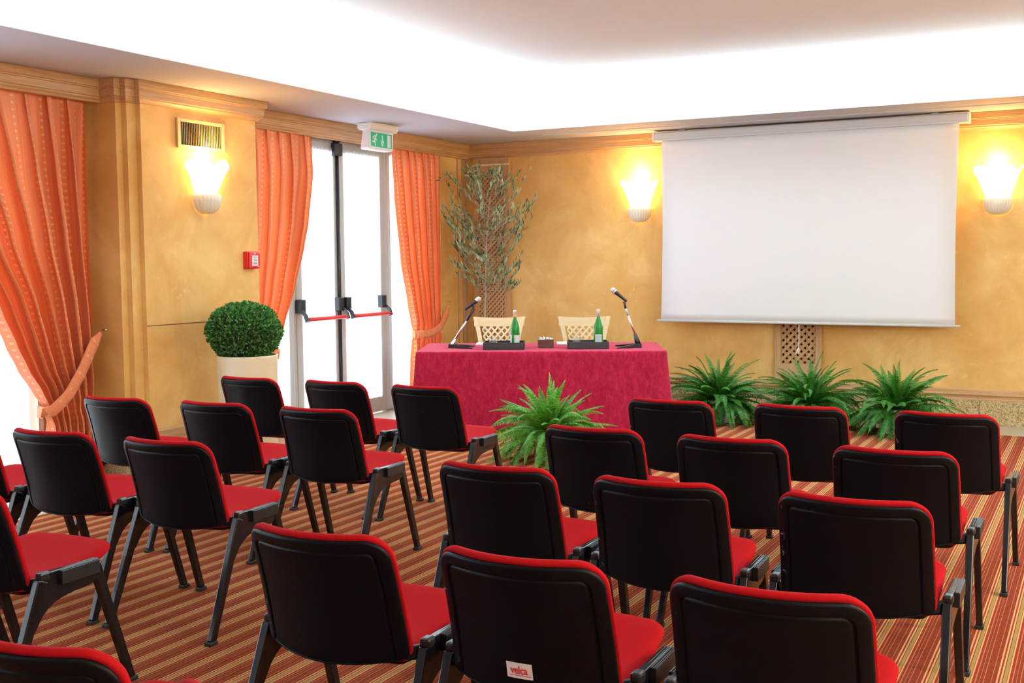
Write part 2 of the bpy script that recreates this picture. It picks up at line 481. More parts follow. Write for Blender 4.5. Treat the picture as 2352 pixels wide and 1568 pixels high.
# ceiling: soffit ring, riser, upper slab, cove lip
CX0, CX1, CY0, CY1 = -5.33, 1.5, -2.2, 10.0
RX0, RX1, RY0, RY1 = -5.63, 1.8, -2.5, 10.3
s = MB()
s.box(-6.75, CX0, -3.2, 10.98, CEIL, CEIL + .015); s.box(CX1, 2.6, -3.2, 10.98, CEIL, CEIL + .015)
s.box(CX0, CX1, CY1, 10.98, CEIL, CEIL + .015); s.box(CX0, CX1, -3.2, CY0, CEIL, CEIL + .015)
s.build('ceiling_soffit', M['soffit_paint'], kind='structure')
s = MB(); s.box(-6.75, 2.6, -3.2, 10.98, UP, UP + .06)
s.box(RX0 - .05, RX0, RY0, RY1, CEIL + .015, UP); s.box(RX1, RX1 + .05, RY0, RY1, CEIL + .015, UP)
s.box(RX0, RX1, RY1, RY1 + .05, CEIL + .015, UP); s.box(RX0, RX1, RY0 - .05, RY0, CEIL + .015, UP)
s.build('ceiling', M['white_paint'], kind='structure')
s = MB()
s.box(CX0, CX0 + .012, CY0, CY1, CEIL - .003, 2.893); s.box(CX1 - .012, CX1, CY0, CY1, CEIL - .003, 2.893)
s.box(CX0, CX1, CY1 - .012, CY1, CEIL - .003, 2.893); s.box(CX0, CX1, CY0, CY0 + .012, CEIL - .003, 2.893)
s.build('ceiling_lip', M['white_paint'], kind='structure')
# grey strip painted in for the shade line where riser meets upper ceiling
s = MB(); s.box(RX0, RX0 + .012, RY0, RY1 - .4, UP - .045, UP - .001); s.build('trim_5', M['shade_grey'], kind='structure')
s = MB(); s.box(-5.2, 1.6, 10.43, 10.452, CEIL - .008, CEIL); s.build('trim_6', M['bar_grey'], kind='structure')

# ---------------------------------------------------------------- glazing
def voile(name, X, y0, y1, z0, z1, parent=None, folds=None, ruffle=False, amp=.012, **kw):
    b = MB(); W = y1 - y0; folds = folds or int(W / .055); nu = folds * 6; nv = 14
    zs = [z0 + (z1 - z0) * j / nv for j in range(nv + 1)]
    ph = [random.uniform(-.6, .6) for _ in range(folds + 2)]
    for j, z in enumerate(zs):
        for i in range(nu + 1):
            s_ = i / nu
            k = ph[int(s_ * folds)]
            a = amp * (1 + .4 * math.sin(7 * s_ + .3 * j))
            zz = z
            if ruffle and j in (0, nv): zz = z + (.012 if j else -.012) * math.sin(2 * PI * folds * 1.7 * s_)
            b.v.append((X + a * math.sin(2 * PI * folds * s_ + k * .5), y0 + W * s_, zz))
    n = nu + 1
    for j in range(nv):
        for i in range(nu):
            b.f.append((j * n + i, j * n + i + 1, (j + 1) * n + i + 1, (j + 1) * n + i))
    return b.build(name, M['voile'], parent, smooth=True, **kw)

# window_1: tall glazing left of the pier, window_2 / window_3: fixed lights beside the door
def fixed_window(name, y0, y1, X, mull):
    b = MB(); t = .05
    b.box(X - .03, X + .03, y0, y1, 0, .07); b.box(X - .03, X + .03, y0, y1, 2.62, 2.70)
    for y in [y0 + t / 2, y1 - t / 2] + mull: b.box(X - .03, X + .03, y - t / 2, y + t / 2, .07, 2.62)
    w = b.build(name, M['alu'], bevel=.004, kind='structure')
    g = MB(); g.box(X - .004, X + .004, y0 + t, y1 - t, .07, 2.62); g.build('pane', M['pane'], w)
    return w
w1 = fixed_window('window_1', -3.15, 5.215, -6.66, [-1.2, .3, 1.8, 3.3, 4.6])
w2 = fixed_window('window_2', 7.055, 7.945, -6.56, [])
w3 = fixed_window('window_3', 9.505, 10.415, -6.56, [])

# door_1: double leaf emergency door
d = MB(); X = -6.545
d.box(X - .04, X + .02, 7.948, 8.01, 0, 2.70); d.box(X - .04, X + .02, 9.43, 9.50, 0, 2.70); d.box(X - .04, X + .02, 8.01, 9.43, 2.66, 2.70)
door = d.build('door_1', M['alu'], bevel=.003, kind='structure')
for (y0, y1, lab) in ((8.014, 8.66, 0), (8.672, 9.426, 1)):
    b = MB()
    b.box(X - .025, X + .025, y0, y0 + .085, .012, 2.655); b.box(X - .025, X + .025, y1 - .085, y1, .012, 2.655)
    b.box(X - .025, X + .025, y0 + .085, y1 - .085, .012, .165); b.box(X - .025, X + .025, y0 + .085, y1 - .085, 2.58, 2.655)
    leaf = b.build('door_leaf', M['alu'], door, bevel=.004)
    g = MB(); g.box(X - .004, X + .004, y0 + .08, y1 - .08, .16, 2.585); g.build('pane', M['pane'], leaf)
    voile('door_voile', X + .036, y0 + .065, y1 - .07, .17, 2.615, leaf, folds=11, ruffle=True, amp=.006)
b = MB()
b.tube([(X + .038, 8.645, .03), (X + .038, 8.645, 2.68)], .017, 10)
b.build('lock_rod', M['black_lock'], door, smooth=True)
b = MB(); b.box(X + .026, X + .075, 8.565, 8.69, 2.545, 2.665); b.build('lock_box', M['black_lock'], door, bevel=.008)
b = MB(); b.box(X + .022, X + .06, 8.60, 8.67, 2.672, 2.715); b.build('strike', M['black_lock'], door, bevel=.004)
for (ya, yb) in ((8.035, 8.615), (8.735, 9.335)):
    pb = MB(); pb.tube([(X + .145, ya, 1.018), (X + .145, yb, 1.018)], .0185, 16)
    bar = pb.build('push_bar', M['red_bar'], door, smooth=True)
    for yy, sg in ((ya, -1), (yb, 1)):
        q = MB(); q.prism([(X + .026, yy - .045), (X + .085, yy - .04), (X + .095, yy - .01), (X + .095, yy + .01), (X + .085, yy + .04), (X + .026, yy + .045)], 'z', 1.075, 1.20)
        q.build('bar_housing', M['black_lock'], door, bevel=.006)
        q = MB()
        q.strut((X + .075, yy + sg * .02, 1.10), (X + .125, yy + sg * .02, 1.055), (0, 1, 0), .012, .012, .016, .016)
        q.strut((X + .122, yy + sg * .02, 1.062), (X + .147, yy + sg * .02, .995), (0, 1, 0), .012, .012, .017, .02)
        q.build('bar_arm', M['black_lock'], door, bevel=.004)

# net curtains on the fixed lights (things of their own)
voile('net_curtain', -6.53, -3.1, 5.24, .02, 2.69, folds=90, amp=.016, label='long white net curtain over the big window left of the pier', cat='curtain')
voile('net_curtain', -6.518, 7.06, 7.99, .02, 2.69, folds=14, label='white net curtain behind the orange drape left of the glass door', cat='curtain')
voile('net_curtain', -6.518, 9.44, 10.41, .02, 2.69, folds=15, label='white net curtain in the gap right of the glass door', cat='curtain')

# orange drapes
def interp(tab, z):
    if z >= tab[0][0]: return tab[0][1]
    for (z0, a), (z1, b) in zip(tab, tab[1:]):
        if z >= z1:
            t = (z0 - z) / (z0 - z1); t = t * t * (3 - 2 * t) * .35 + t * .65
            return a + (b - a) * t
    return tab[-1][1]

def drape(X, left, right, folds, amp, cloth, seed, tie, hook, label, tie_z, side):
    rnd = random.Random(seed)
    root = empty('drape', (X, (left[0][1] + right[0][1]) / 2, 0), label=label, cat='curtain', group='orange drapes along the window wall')
    oy = root.location.y
    b = MB(); nu = folds * 14; nv = 90; z1, z0 = 2.70, .015
    jit = [rnd.uniform(-.35, .35) for _ in range(folds + 2)]
    am = [rnd.uniform(.55, 1.45) for _ in range(folds + 2)]
    dr = [rnd.uniform(-.8, .8) for _ in range(folds + 2)]
    W0 = right[0][1] - left[0][1]
    uvs = []
    for j in range(nv + 1):
        z = z1 + (z0 - z1) * j / nv
        yl, yr = interp(left, z), interp(right, z)
        W = yr - yl
        comp = min(1.5, (W0 / W) ** .5)
        dt = abs(z - tie_z)
        squeeze = 1 - .45 * math.exp(-(dt / .10) ** 2)
        for i in range(nu + 1):
            s_ = i / nu
            q = s_ * folds; k = min(int(q), folds - 1); fq = q - k
            sm = fq * fq * (3 - 2 * fq)
            J = jit[k] * (1 - sm) + jit[k + 1] * sm; A = am[k] * (1 - sm) + am[k + 1] * sm; D = dr[k] * (1 - sm) + dr[k + 1] * sm
            ph = 2 * PI * (q + J * .5) + D * (z1 - z) * .5
            a = amp * A * comp * squeeze * (.45 + .55 * min(1, (z1 - z) / .5))
            x = a * math.sin(ph) + .3 * a * math.sin(2 * ph + 1.1)
            y = yl + W * s_ + .32 * (W / folds) * math.cos(ph + .4) * math.sin(PI * min(1, max(0, s_))) ** .3
            # soft horizontal creases close to the tie
            x += .006 * math.exp(-(dt / .18) ** 2) * math.sin(34 * z + 9 * s_)
            b.v.append((x, y - oy, z)); uvs.append((s_ * cloth, z + .25 * (1 - s_) * (z < 2) * 0))
    n = nu + 1
    for j in range(nv):
        for i in range(nu):
            b.f.append((j * n + i, j * n + i + 1, (j + 1) * n + i + 1, (j + 1) * n + i))
    b.uv = dict(enumerate(uvs))
    b.build('cloth', M['curtain'], root, smooth=True)
    # tie band: ribbon through (y,z,xoff) points
    t = MB(); tu = []; L = 0
    pts = []
    for a_, c_ in zip(tie, tie[1:]):
        for k in range(8): pts.append([a_[m_] + (c_[m_] - a_[m_]) * k / 8 for m_ in range(3)])
    pts.append(list(tie[-1]))
    for _ in range(3):
        pts = [pts[0]] + [[(pts[i - 1][m_] + 2 * pts[i][m_] + pts[i + 1][m_]) / 4 for m_ in range(3)] for i in range(1, len(pts) - 1)] + [pts[-1]]
    hw = .042
    for i, p in enumerate(pts):
        a_, c_ = pts[max(0, i - 1)], pts[min(len(pts) - 1, i + 1)]
        dy, dz = c_[0] - a_[0], c_[1] - a_[1]; l = math.hypot(dy, dz) or 1
        ny, nz = -dz / l, dy / l
        wv = hw * min(1, .35 + i / 10)
        L = i * .02
        for sg in (-1, -.4, .4, 1):
            t.v.append((p[2] - .006 * abs(sg), p[0] - oy + ny * wv * sg, p[1] + nz * wv * sg)); tu.append((L, wv * sg))
    for i in range(len(pts) - 1):
        for k in range(3): t.f.append((i * 4 + k, i * 4 + k + 1, i * 4 + 5 + k, i * 4 + 4 + k))
    t.uv = dict(enumerate(tu))
    to = t.build('tie_band', M['curtain'], root, smooth=True)
    sm = to.modifiers.new('s', 'SOLIDIFY'); sm.thickness = .006
    h = MB(); hy, hz, hx = hook
    h.tube([(hx - X - .012, hy - oy, hz), (hx - X + .02, hy - oy, hz)], .007, 10)
    h.lathe([(.0, .0), (.014, .004), (.017, .012), (.014, .02), (0, .024)], 12, (hx - X + .02, hy - oy, hz - .012))
    h.build('hook', M['brass'], root, smooth=True)
    return root

drape(-6.425, [(2.7, 4.10), (2.2, 4.28), (1.7, 4.52), (1.25, 4.79), (1.0, 4.90), (.84, 4.98), (.66, 5.10), (.55, 5.17), (.45, 5.19), (.2, 5.17), (0, 5.16)],
      [(2.7, 5.615), (1.2, 5.61), (.6, 5.595), (.3, 5.60), (0, 5.60)], 8, .046, 3.0, 3,
      [(5.60, 1.05, .10), (5.52, .98, .115), (5.40, .80, .13), (5.27, .64, .135), (5.15, .545, .12), (5.12, .53, .07), (5.16, .53, -.05)],
      (5.63, 1.07, -6.34), 'large orange drape tied back at far left of the window wall', .52, 'r')
drape(-6.435, [(2.7, 7.10), (0, 7.12)], [(2.7, 8.165), (2.35, 8.185), (1.9, 8.11), (1.7, 8.05), (1.3, 7.90), (.97, 7.745), (.75, 7.60), (.55, 7.56), (.4, 7.64), (.2, 7.70), (0, 7.73)],
      7, .036, 2.3, 5, [(7.14, 1.05, .08), (7.25, .92, .10), (7.42, .80, .11), (7.55, .74, .10), (7.60, .735, .04), (7.56, .74, -.05)],
      (7.10, 1.07, -6.40), 'orange drape hanging between the pier and the glass door', .74, 'l')
drape(-6.435, [(2.7, 9.475), (2.2, 9.53), (1.54, 9.635), (1.1, 9.76), (.85, 9.83), (.75, 9.835), (.5, 9.80), (.25, 9.79), (0, 9.78)],
      [(2.7, 10.40), (1.2, 10.395), (.75, 10.385), (0, 10.39)], 7, .036, 2.1, 8,
      [(10.41, 1.06, .09), (10.34, .95, .10), (10.20, .83, .11), (10.02, .775, .115), (9.87, .77, .10), (9.82, .77, .04), (9.86, .77, -.05)],
      (10.425, 1.10, -6.37), 'orange drape tied back right of the glass door near the olive tree', .77, 'r')

# ---------------------------------------------------------------- lattice panels on the back wall
def clip(poly, x0, x1, z0, z1):
    def cl(P, ax, lim, keep):
        o = []
        for i in range(len(P)):
            a, b_ = P[i], P[(i + 1) % len(P)]
            ia, ib = keep(a[ax], lim), keep(b_[ax], lim)
            if ia: o.append(a)
            if ia != ib:
                t = (lim - a[ax]) / (b_[ax] - a[ax]); o.append(tuple(a[k] + (b_[k] - a[k]) * t for k in (0, 1)))
        return o
    ge = lambda v, l: v >= l; le = lambda v, l: v <= l
    for ax, lim, kp in ((0, x0, ge), (0, x1, le), (1, z0, ge), (1, z1, le)):
        if not poly: break
        poly = cl(poly, ax, lim, kp)
    return poly

def lattice_mesh(x0, x1, z0, z1, pitch, width, yf, th):
    b = MB(); dg = pitch * math.sqrt(2); hw = width / 2 * math.sqrt(2)
    H = z1 - z0
    for sgn, off in ((1, 0), (-1, th)):
        c = x0 - H - dg if sgn == 1 else x0 - dg
        while c < x1 + H + dg:
            # line x = c + sgn*(z - z0)
            p = [(c - hw, z0), (c + hw, z0), (c + hw + sgn * H, z1), (c - hw + sgn * H, z1)]
            p = clip(p, x0, x1, z0, z1)
            if len(p) >= 3: b.prism(p, 'y', yf + off, yf + off + th)
            c += dg
    return b

def lattice_panel(xa, xb, z0, z1, pitch, width, label, rope_z=None, top=2.683):
    root = empty('lattice_panel', ((xa + xb) / 2, 10.978, 0), label=label, cat='panel', group='lattice panels on the back wall')
    cx = (xa + xb) / 2; hw = (xb - xa) / 2; y = -.05
    b = MB(); fw = .062
    b.box(-hw, -hw + fw, y, 0, .33, top); b.box(hw - fw, hw, y, 0, .33, top)
    b.box(-hw + fw, hw - fw, y, 0, .33, z0); b.box(-hw + fw, hw - fw, y, 0, z1, top)
    b.build('frame', M['oakz'], root, bevel=.004)
    lattice_mesh(-hw + fw, hw - fw, z0, z1, pitch, width, y + .008, .007).build('lattice', M['oakz'], root)
    b = MB(); b.box(-hw + fw, hw - fw, -.006, -.001, z0, z1); b.build('backing', M['recess_cloth'], root)
    if rope_z:
        r = rope(-hw, hw, y - .006, rope_z, .014, .045); r.build('rope_molding', M['cream_wood'], root, smooth=True)
    return root
lattice_panel(-6.335, -5.875, .45, 2.53, .039, .0245, 'narrow lattice panel in the corner behind the olive tree', 2.607)
lattice_panel(-2.89, -2.43, .50, 2.53, .0505, .0275, 'lattice panel below the middle of the projection screen')

# ---------------------------------------------------------------- projection screen
root = empty('projection_screen', (-2.61, 10.80, .9), label='large white roll-down projection screen hung on the back wall', cat='screen')
X0 = -2.61; Z0 = .9
b = MB(); b.prism([(-.075, 2.735 - Z0), (-.075, 2.812 - Z0), (-.068, 2.822 - Z0), (.05, 2.822 - Z0), (.05, 2.735 - Z0)], 'x', -1.475, 1.475)
b.box(-1.475, 1.475, -.079, -.07, 2.752 - Z0, 2.757 - Z0)
b.build('case', M['case_white'], root, bevel=.004)
for sg in (-1, 1):
    b = MB(); b.box(min(sg * 1.475, sg * 1.497), max(sg * 1.475, sg * 1.497), -.08, .055, 2.732 - Z0, 2.826 - Z0); b.build('end_cap', M['white_plastic'], root, bevel=.004)
    b = MB(); b.box(sg * 1.2 - .03, sg * 1.2 + .03, -.03, .05, 2.822 - Z0, 2.839 - Z0); b.build('bracket', M['bar_grey'], root)
b = MB(); n = 24
for j in range(n + 1):
    z = 2.74 + (.915 - 2.74) * j / n
    hwx = 1.398 + .012 * (1 - math.sin(PI * j / n))
    for i in range(13):
        u = -1 + i / 6
        b.v.append((u * hwx, -.045 + .004 * math.sin(PI * j / n) * u * u, z - Z0))
for j in range(n):
    for i in range(12): b.f.append((j * 13 + i, j * 13 + i + 1, j * 13 + 14 + i, j * 13 + 13 + i))
o = b.build('screen_cloth', M['screen_white'], root, smooth=True); sm = o.modifiers.new('s', 'SOLIDIFY'); sm.thickness = .002
b = MB(); b.tube([(-1.452, -.045, .913 - Z0), (1.452, -.045, .913 - Z0)], .0125, 12); b.build('bottom_bar', M['bar_grey'], root, smooth=True)
b = MB(); b.tube([(0, -.047, .90 - Z0), (.002, -.048, .78 - Z0), (-.003, -.047, .665 - Z0)], .0045, 6)
b.tube([(-.003, -.047, .67 - Z0), (-.018, -.05, .64 - Z0), (-.026, -.05, .605 - Z0)], [.006, .005, .006], 6)
b.tube([(-.003, -.047, .672 - Z0), (.008, -.05, .65 - Z0), (-.001, -.055, .615 - Z0), (-.010, -.05, .645 - Z0), (-.003, -.047, .67 - Z0)], .006, 6)
b.build('pull_cord', M['cord'], root, smooth=True)

# ---------------------------------------------------------------- wall sconces
def sconce(loc, rz, label, hs=1.0):
    root = empty('wall_sconce', loc, rz, label=label, cat='wall lamp', group='shell shaped wall sconces')
    # local: wall at y=0, lamp projects to -y
    b = MB()
    prof = [(.02, -.15), (.06, -.143), (.095, -.12), (.115, -.085), (.124, -.045), (.124, -.01), (.116, 0), (.105, 0), (.09, -.02)]
    b.lathe(prof, 120, (0, 0, 0), mod=lambda r, z, a: (r * (1 + .022 * math.cos(26 * a)), z), a0=PI, a1=2 * PI)
    o = b.build('base', M['ceramic'], root, smooth=True)
    b = MB(); n = 80; rings = []
    for j in range(15):
        t = j / 14
        r = .096 + .062 * math.sin(t * PI / 2) + .046 * t ** 4
        ring = []
        for k in range(n + 1):
            a = PI + PI * k / n
            lobe = abs(math.sin(2.5 * (a - PI))) ** .6
            rr = r * (1 + .045 * t * math.cos(5 * (a - 1.5 * PI)))
            z = -.005 + t * (.232 + .06 * lobe) * hs
            ring.append((rr * math.cos(a), rr * math.sin(a) * .82 - .004, z))
        rings.append(ring)
    b.loft(rings, False, False)
    o = b.build('shade', M['glow'], root, smooth=True); sm = o.modifiers.new('s', 'SOLIDIFY'); sm.thickness = .006
    L = bpy.data.lights.new('sconce_bulb', 'POINT'); L.energy = 9; L.color = (1, .68, .30); L.shadow_soft_size = .05
    lo = bpy.data.objects.new('bulb', L); COL.objects.link(lo); lo.parent = root; lo.location = (0, -.085, .33)
    return root
sconce((-4.335, 10.975, 2.075), 0, 'lit shell shaped wall lamp left of the projection screen')
sconce((-.885, 10.975, 2.065), 0, 'lit shell shaped wall lamp right of the projection screen')
sconce((-6.118, 6.45, 2.065), PI / 2, 'lit shell shaped wall lamp on the pier under the vent', .9)

# ---------------------------------------------------------------- vent, fire alarm, exit sign
root = empty('air_vent', (-6.118, 6.42, 2.51), label='ochre air vent with upright fins high on the pier', cat='vent')
b = MB()
for (y0, y1, z0, z1) in ((-.25, -.22, -.11, .11), (.22, .25, -.11, .11), (-.22, .22, .085, .11), (-.22, .22, -.11, -.085)): b.box(0, .02, y0, y1, z0, z1)
b.build('frame', M['vent_paint'], root, bevel=.003)
b = MB(); b.box(.0, .003, -.22, .22, -.085, .085); b.build('duct', M['dark_void'], root)
for k in range(25):
    y = -.21 + .42 * k / 24
    b = MB(); b.strut((.011, y, -.085), (.011, y, .085), (.85, -.5, 0), .008, .008, .0018, .0018); b.build('fin', M['fin'], root)

root = empty('fire_alarm', (-6.121, 6.935, 1.562), label='red fire alarm call point on the pier beside the orange drape', cat='fire alarm')
b = MB(); b.box(0, .045, -.07, .07, -.07, .07); b.box(.045, .066, -.064, .064, -.064, .064); b.build('body', M['alarm_red'], root, bevel=.008)
b = MB(); b.box(.066, .0675, -.038, .034, -.046, .038); b.build('label_plate', M['paper'], root)
b = MB()
for z, y0, y1 in ((.024, -.03, .024), (.006, -.026, .016), (-.004, -.012, .02), (-.022, -.03, .02), (-.03, -.024, .022)): b.box(.0675, .0679, y0, y1, z - .0025, z + .0025)
b.build('printed_lines', M['print_grey'], root)
b = MB(); b.tube([(.066, -.004, .051), (.0685, -.004, .051)], .007, 10); b.build('emblem', M['paper'], root)
b = MB(); b.box(.066, .067, .03, .052, -.056, -.051); b.build('maker_mark', M['paper'], root)

root = empty('exit_sign', (-6.16, 8.84, CEIL), label='green and white emergency exit sign hanging from the ceiling above the glass door', cat='exit sign')
b = MB(); b.prism([(-.085, -.001), (-.085, -.05), (-.06, -.066), (.06, -.066), (.075, -.05), (.085, -.001)], 'y', -.225, .225); b.build('mount', M['white_plastic'], root, bevel=.004)
b = MB(); b.prism([(-.205, -.066), (.165, -.066), (.152, -.236), (.14, -.25), (-.235, -.25), (-.245, -.236), (-.225, -.14)][:], 'x', -.035, .06)
b.build('body', M['white_plastic'], root, bevel=.006)
b = MB(); b.box(.06, .0615, -.21, .135, -.222, -.088); gs = b.build('green_panel', M['green_sign'], root)
def flat(polys, name, mat, xs, par):
    b = MB()
    for p in polys: b.prism(p, 'x', xs, xs + .001)
    return b.build(name, mat, par)
# local sign face coordinates: u 0..1 left to right (y), v 0..1 bottom to top
def SG(pts): return [(-.21 + .345 * u, -.222 + .134 * v) for u, v in pts]
head = [(.265 + .028 * math.cos(2 * PI * k / 14), .86 + .075 * math.sin(2 * PI * k / 14)) for k in range(14)]
runner = [SG(head), SG([(.19, .80), (.245, .82), (.265, .74), (.235, .55), (.19, .42), (.14, .46), (.165, .60)]),
          SG([(.19, .80), (.205, .73), (.135, .66), (.105, .52), (.075, .55), (.10, .73)]),
          SG([(.225, .66), (.245, .56), (.285, .53), (.30, .45), (.215, .49)]),
          SG([(.14, .46), (.19, .42), (.155, .27), (.05, .33), (.05, .41), (.125, .37)]),
          SG([(.155, .42), (.20, .43), (.225, .20), (.235, .03), (.20, .03), (.18, .25)])]
flat(runner, 'running_figure', M['paper'], .0616, gs)
flat([SG([(.515, .86), (.555, .86), (.555, .30), (.515, .30)]), SG([(.445, .50), (.475, .46), (.535, .22), (.535, .06), (.515, .10)]), SG([(.625, .50), (.595, .46), (.535, .22), (.535, .06), (.555, .10)])], 'arrow', M['paper'], .0616, gs)
flat([SG([(.775, .92), (.935, .92), (.935, .06), (.775, .06)])], 'door_symbol', M['paper'], .0616, gs)
flat([SG([(.02, .03), (.06, .03), (.06, .07), (.02, .07)])], 'mark', M['paper'], .0616, gs)

# ================================================================ STACKING CHAIRS
def outline(W, H, rt, rb, d, n=8, kb=1.0):
    """rounded rectangle inset by d: x in +-W/2, s in 0..H, returns points"""
    hw = W / 2 - d; b0, t0 = d * kb, H - d; rt = max(rt - d, .006); rb = max(rb - d, .006)
    pts = []
    def arc(cx, cz, r, a0):
        for k in range(n + 1):
            a = a0 + PI / 2 * k / n; pts.append((cx + r * math.cos(a), cz + r * math.sin(a)))
    def seg(p, q, m):
        for k in range(1, m): pts.append((p[0] + (q[0] - p[0]) * k / m, p[1] + (q[1] - p[1]) * k / m))
    arc(hw - rt, t0 - rt, rt, 0); seg((hw - rt, t0), (-hw + rt, t0), 12)
    arc(-hw + rt, t0 - rt, rt, PI / 2); seg((-hw, t0 - rt), (-hw, b0 + rb), 8)
    arc(-hw + rb, b0 + rb, rb, PI); seg((-hw + rb, b0), (hw - rb, b0), 12)
    arc(hw - rb, b0 + rb, rb, 1.5 * PI); seg((hw, b0 + rb), (hw, t0 - rt), 8)
    return pts

def padloft(W, H, rt, rb, prof, S, close0=True, close1=True, kb=1.0):
    rings = []
    def cen(d, dep, rev):
        base = outline(W, H, rt, rb, d, kb=kb)
        rs = []
        for sc in (.02, .2, .4, .6, .8, .92):
            rs.append([S(x * sc, H / 2 + (z - H / 2) * sc, dep) for x, z in base])
        return rs if not rev else rs[::-1]
    if close0: rings += cen(*prof[0], False)
    for d, dep in prof: rings.append([S(x, z, dep) for x, z in outline(W, H, rt, rb, d, kb=kb)])
    if close1: rings += cen(*prof[-1], True)
    b = MB(); b.loft(rings, True); return b

BW, BH = .464, .355
def SB(x, s, d):
    u = x / (BW / 2); v = s / BH
    sag = -.022 * (1 - min(1, u * u)) * max(0, 1 - v * 1.6)
    y = .168 - .070 * v - .034 * v * v - .074 * (1 - abs(u) ** 2.0)
    z = .456 + .352 * v + sag
    nx = -.55 * u; ny = .955; nz = .30
    l = math.sqrt(nx * nx + ny * ny + nz * nz)
    return (x * (1.02 - .035 * v) + d * nx / l, y + d * ny / l, z + d * nz / l)
SW, SH = .452, .462
def SS(x, s, d):
    u = x / (SW / 2); v = max(0, s / SH)
    z = .462 + .05 * v ** 2.2 - .014 * math.sin(PI * min(1, v * 1.15)) + .010 * u * u * (1 - v)
    th = 1 - .45 * max(0, (v - .72) / .28)
    return (x, .150 + s * .995 - .03 * u * u * v * v, z + .004 * max(0, v - .8) + d * th)

def make_chair():
    root = empty('conference_chair')
    sh = padloft(BW, BH, .058, .022, [(.046, -.0062), (.0395, -.0060), (.0385, -.0025), (.0345, -.0025), (.0335, -.0085), (.030, -.0092), (.008, -.0092), (.003, -.007), (.0005, -.002), (.003, .003)], SB, kb=.12)
    sh.build('backrest_shell', M['black_shell'], root, smooth=True)
    pd = padloft(BW + .016, BH + .016, .066, .024, [(.012, .0035), (.004, .001), (.0, .006), (-.001, .014), (.002, .024), (.010, .032), (.03, .036), (.08, .036)], lambda x, s, d: SB(x * .999, s - .008, d))
    pd.build('backrest_pad', M['red_fabric'], root, smooth=True)
    st = padloft(SW, SH, .06, .03, [(.02, -.030), (.008, -.028), (.0, -.018), (-.001, -.008), (.006, .004), (.022, .010), (.06, .012)], SS)
    st.build('seat_pad', M['red_fabric'], root, smooth=True)
    su = padloft(SW - .03, SH - .05, .05, .03, [(.03, -.045), (.012, -.042), (.0, -.033), (.003, -.026)], lambda x, s, d: SS(x, s + .02, d))
    su.build('seat_shell', M['black_shell'], root, smooth=True)
    for sg in (-1, 1):
        xf, xt = sg * .278, sg * .268
        b = MB(); b.strut((xf, 0, .012), (xt, .196, .478), (1, 0, 0), .0125, .0145, .0165, .0215)
        lg = b.build('leg', M['black_metal'], root, bevel=.004)
        b = MB(); b.box(xf - .017, xf + .017, -.026, .022, 0, .016); b.build('foot_cap', M['black_rubber'], lg, bevel=.004)
        b = MB(); b.strut((xf, .578, .012), (xt, .432, .478), (1, 0, 0), .0125, .0145, .0155, .019)
        lg = b.build('leg', M['black_metal'], root, bevel=.004)
        b = MB(); b.box(xf - .017, xf + .017, .556, .602, 0, .016); b.build('foot_cap', M['black_rubber'], lg, bevel=.004)
        b = MB()
        poly = [(.180, .470), (.188, .492), (.207, .503), (.430, .498), (.447, .484), (.452, .455), (.432, .425), (.405, .412), (.33, .408), (.285, .403), (.245, .394), (.213, .378), (.186, .356), (.150, .306), (.140, .325), (.165, .40)]
        b.prism(poly, 'x', sg * .258, sg * .281)
        rl = b.build('side_rail', M['black_metal'], root, bevel=.003)
        b = MB(); x0, x1 = sorted((sg * .262, sg * .297))
        b.box(x0, x1, .262, .432, .450, .498)
        for k in range(4): b.box(x0 + .004 + k * .008, x0 + .008 + k * .008, .258, .434, .4975, .5015)
        b.build('link_box', M['grey_cap'], rl, bevel=.003)
        b = MB(); x0, x1 = sorted((sg * .253, sg * .284)); b.box(x0, x1, .183, .226, .478, .5075); b.build('corner_cap', M['grey_cap'], rl, bevel=.008)
        b = MB(); b.strut((sg * .215, .172, .462), (sg * .268, .205, .468), (0, .2, 1), .018, .022, .014, .016)
        b.build('bracket', M['black_shell'], root, bevel=.006)
    return root

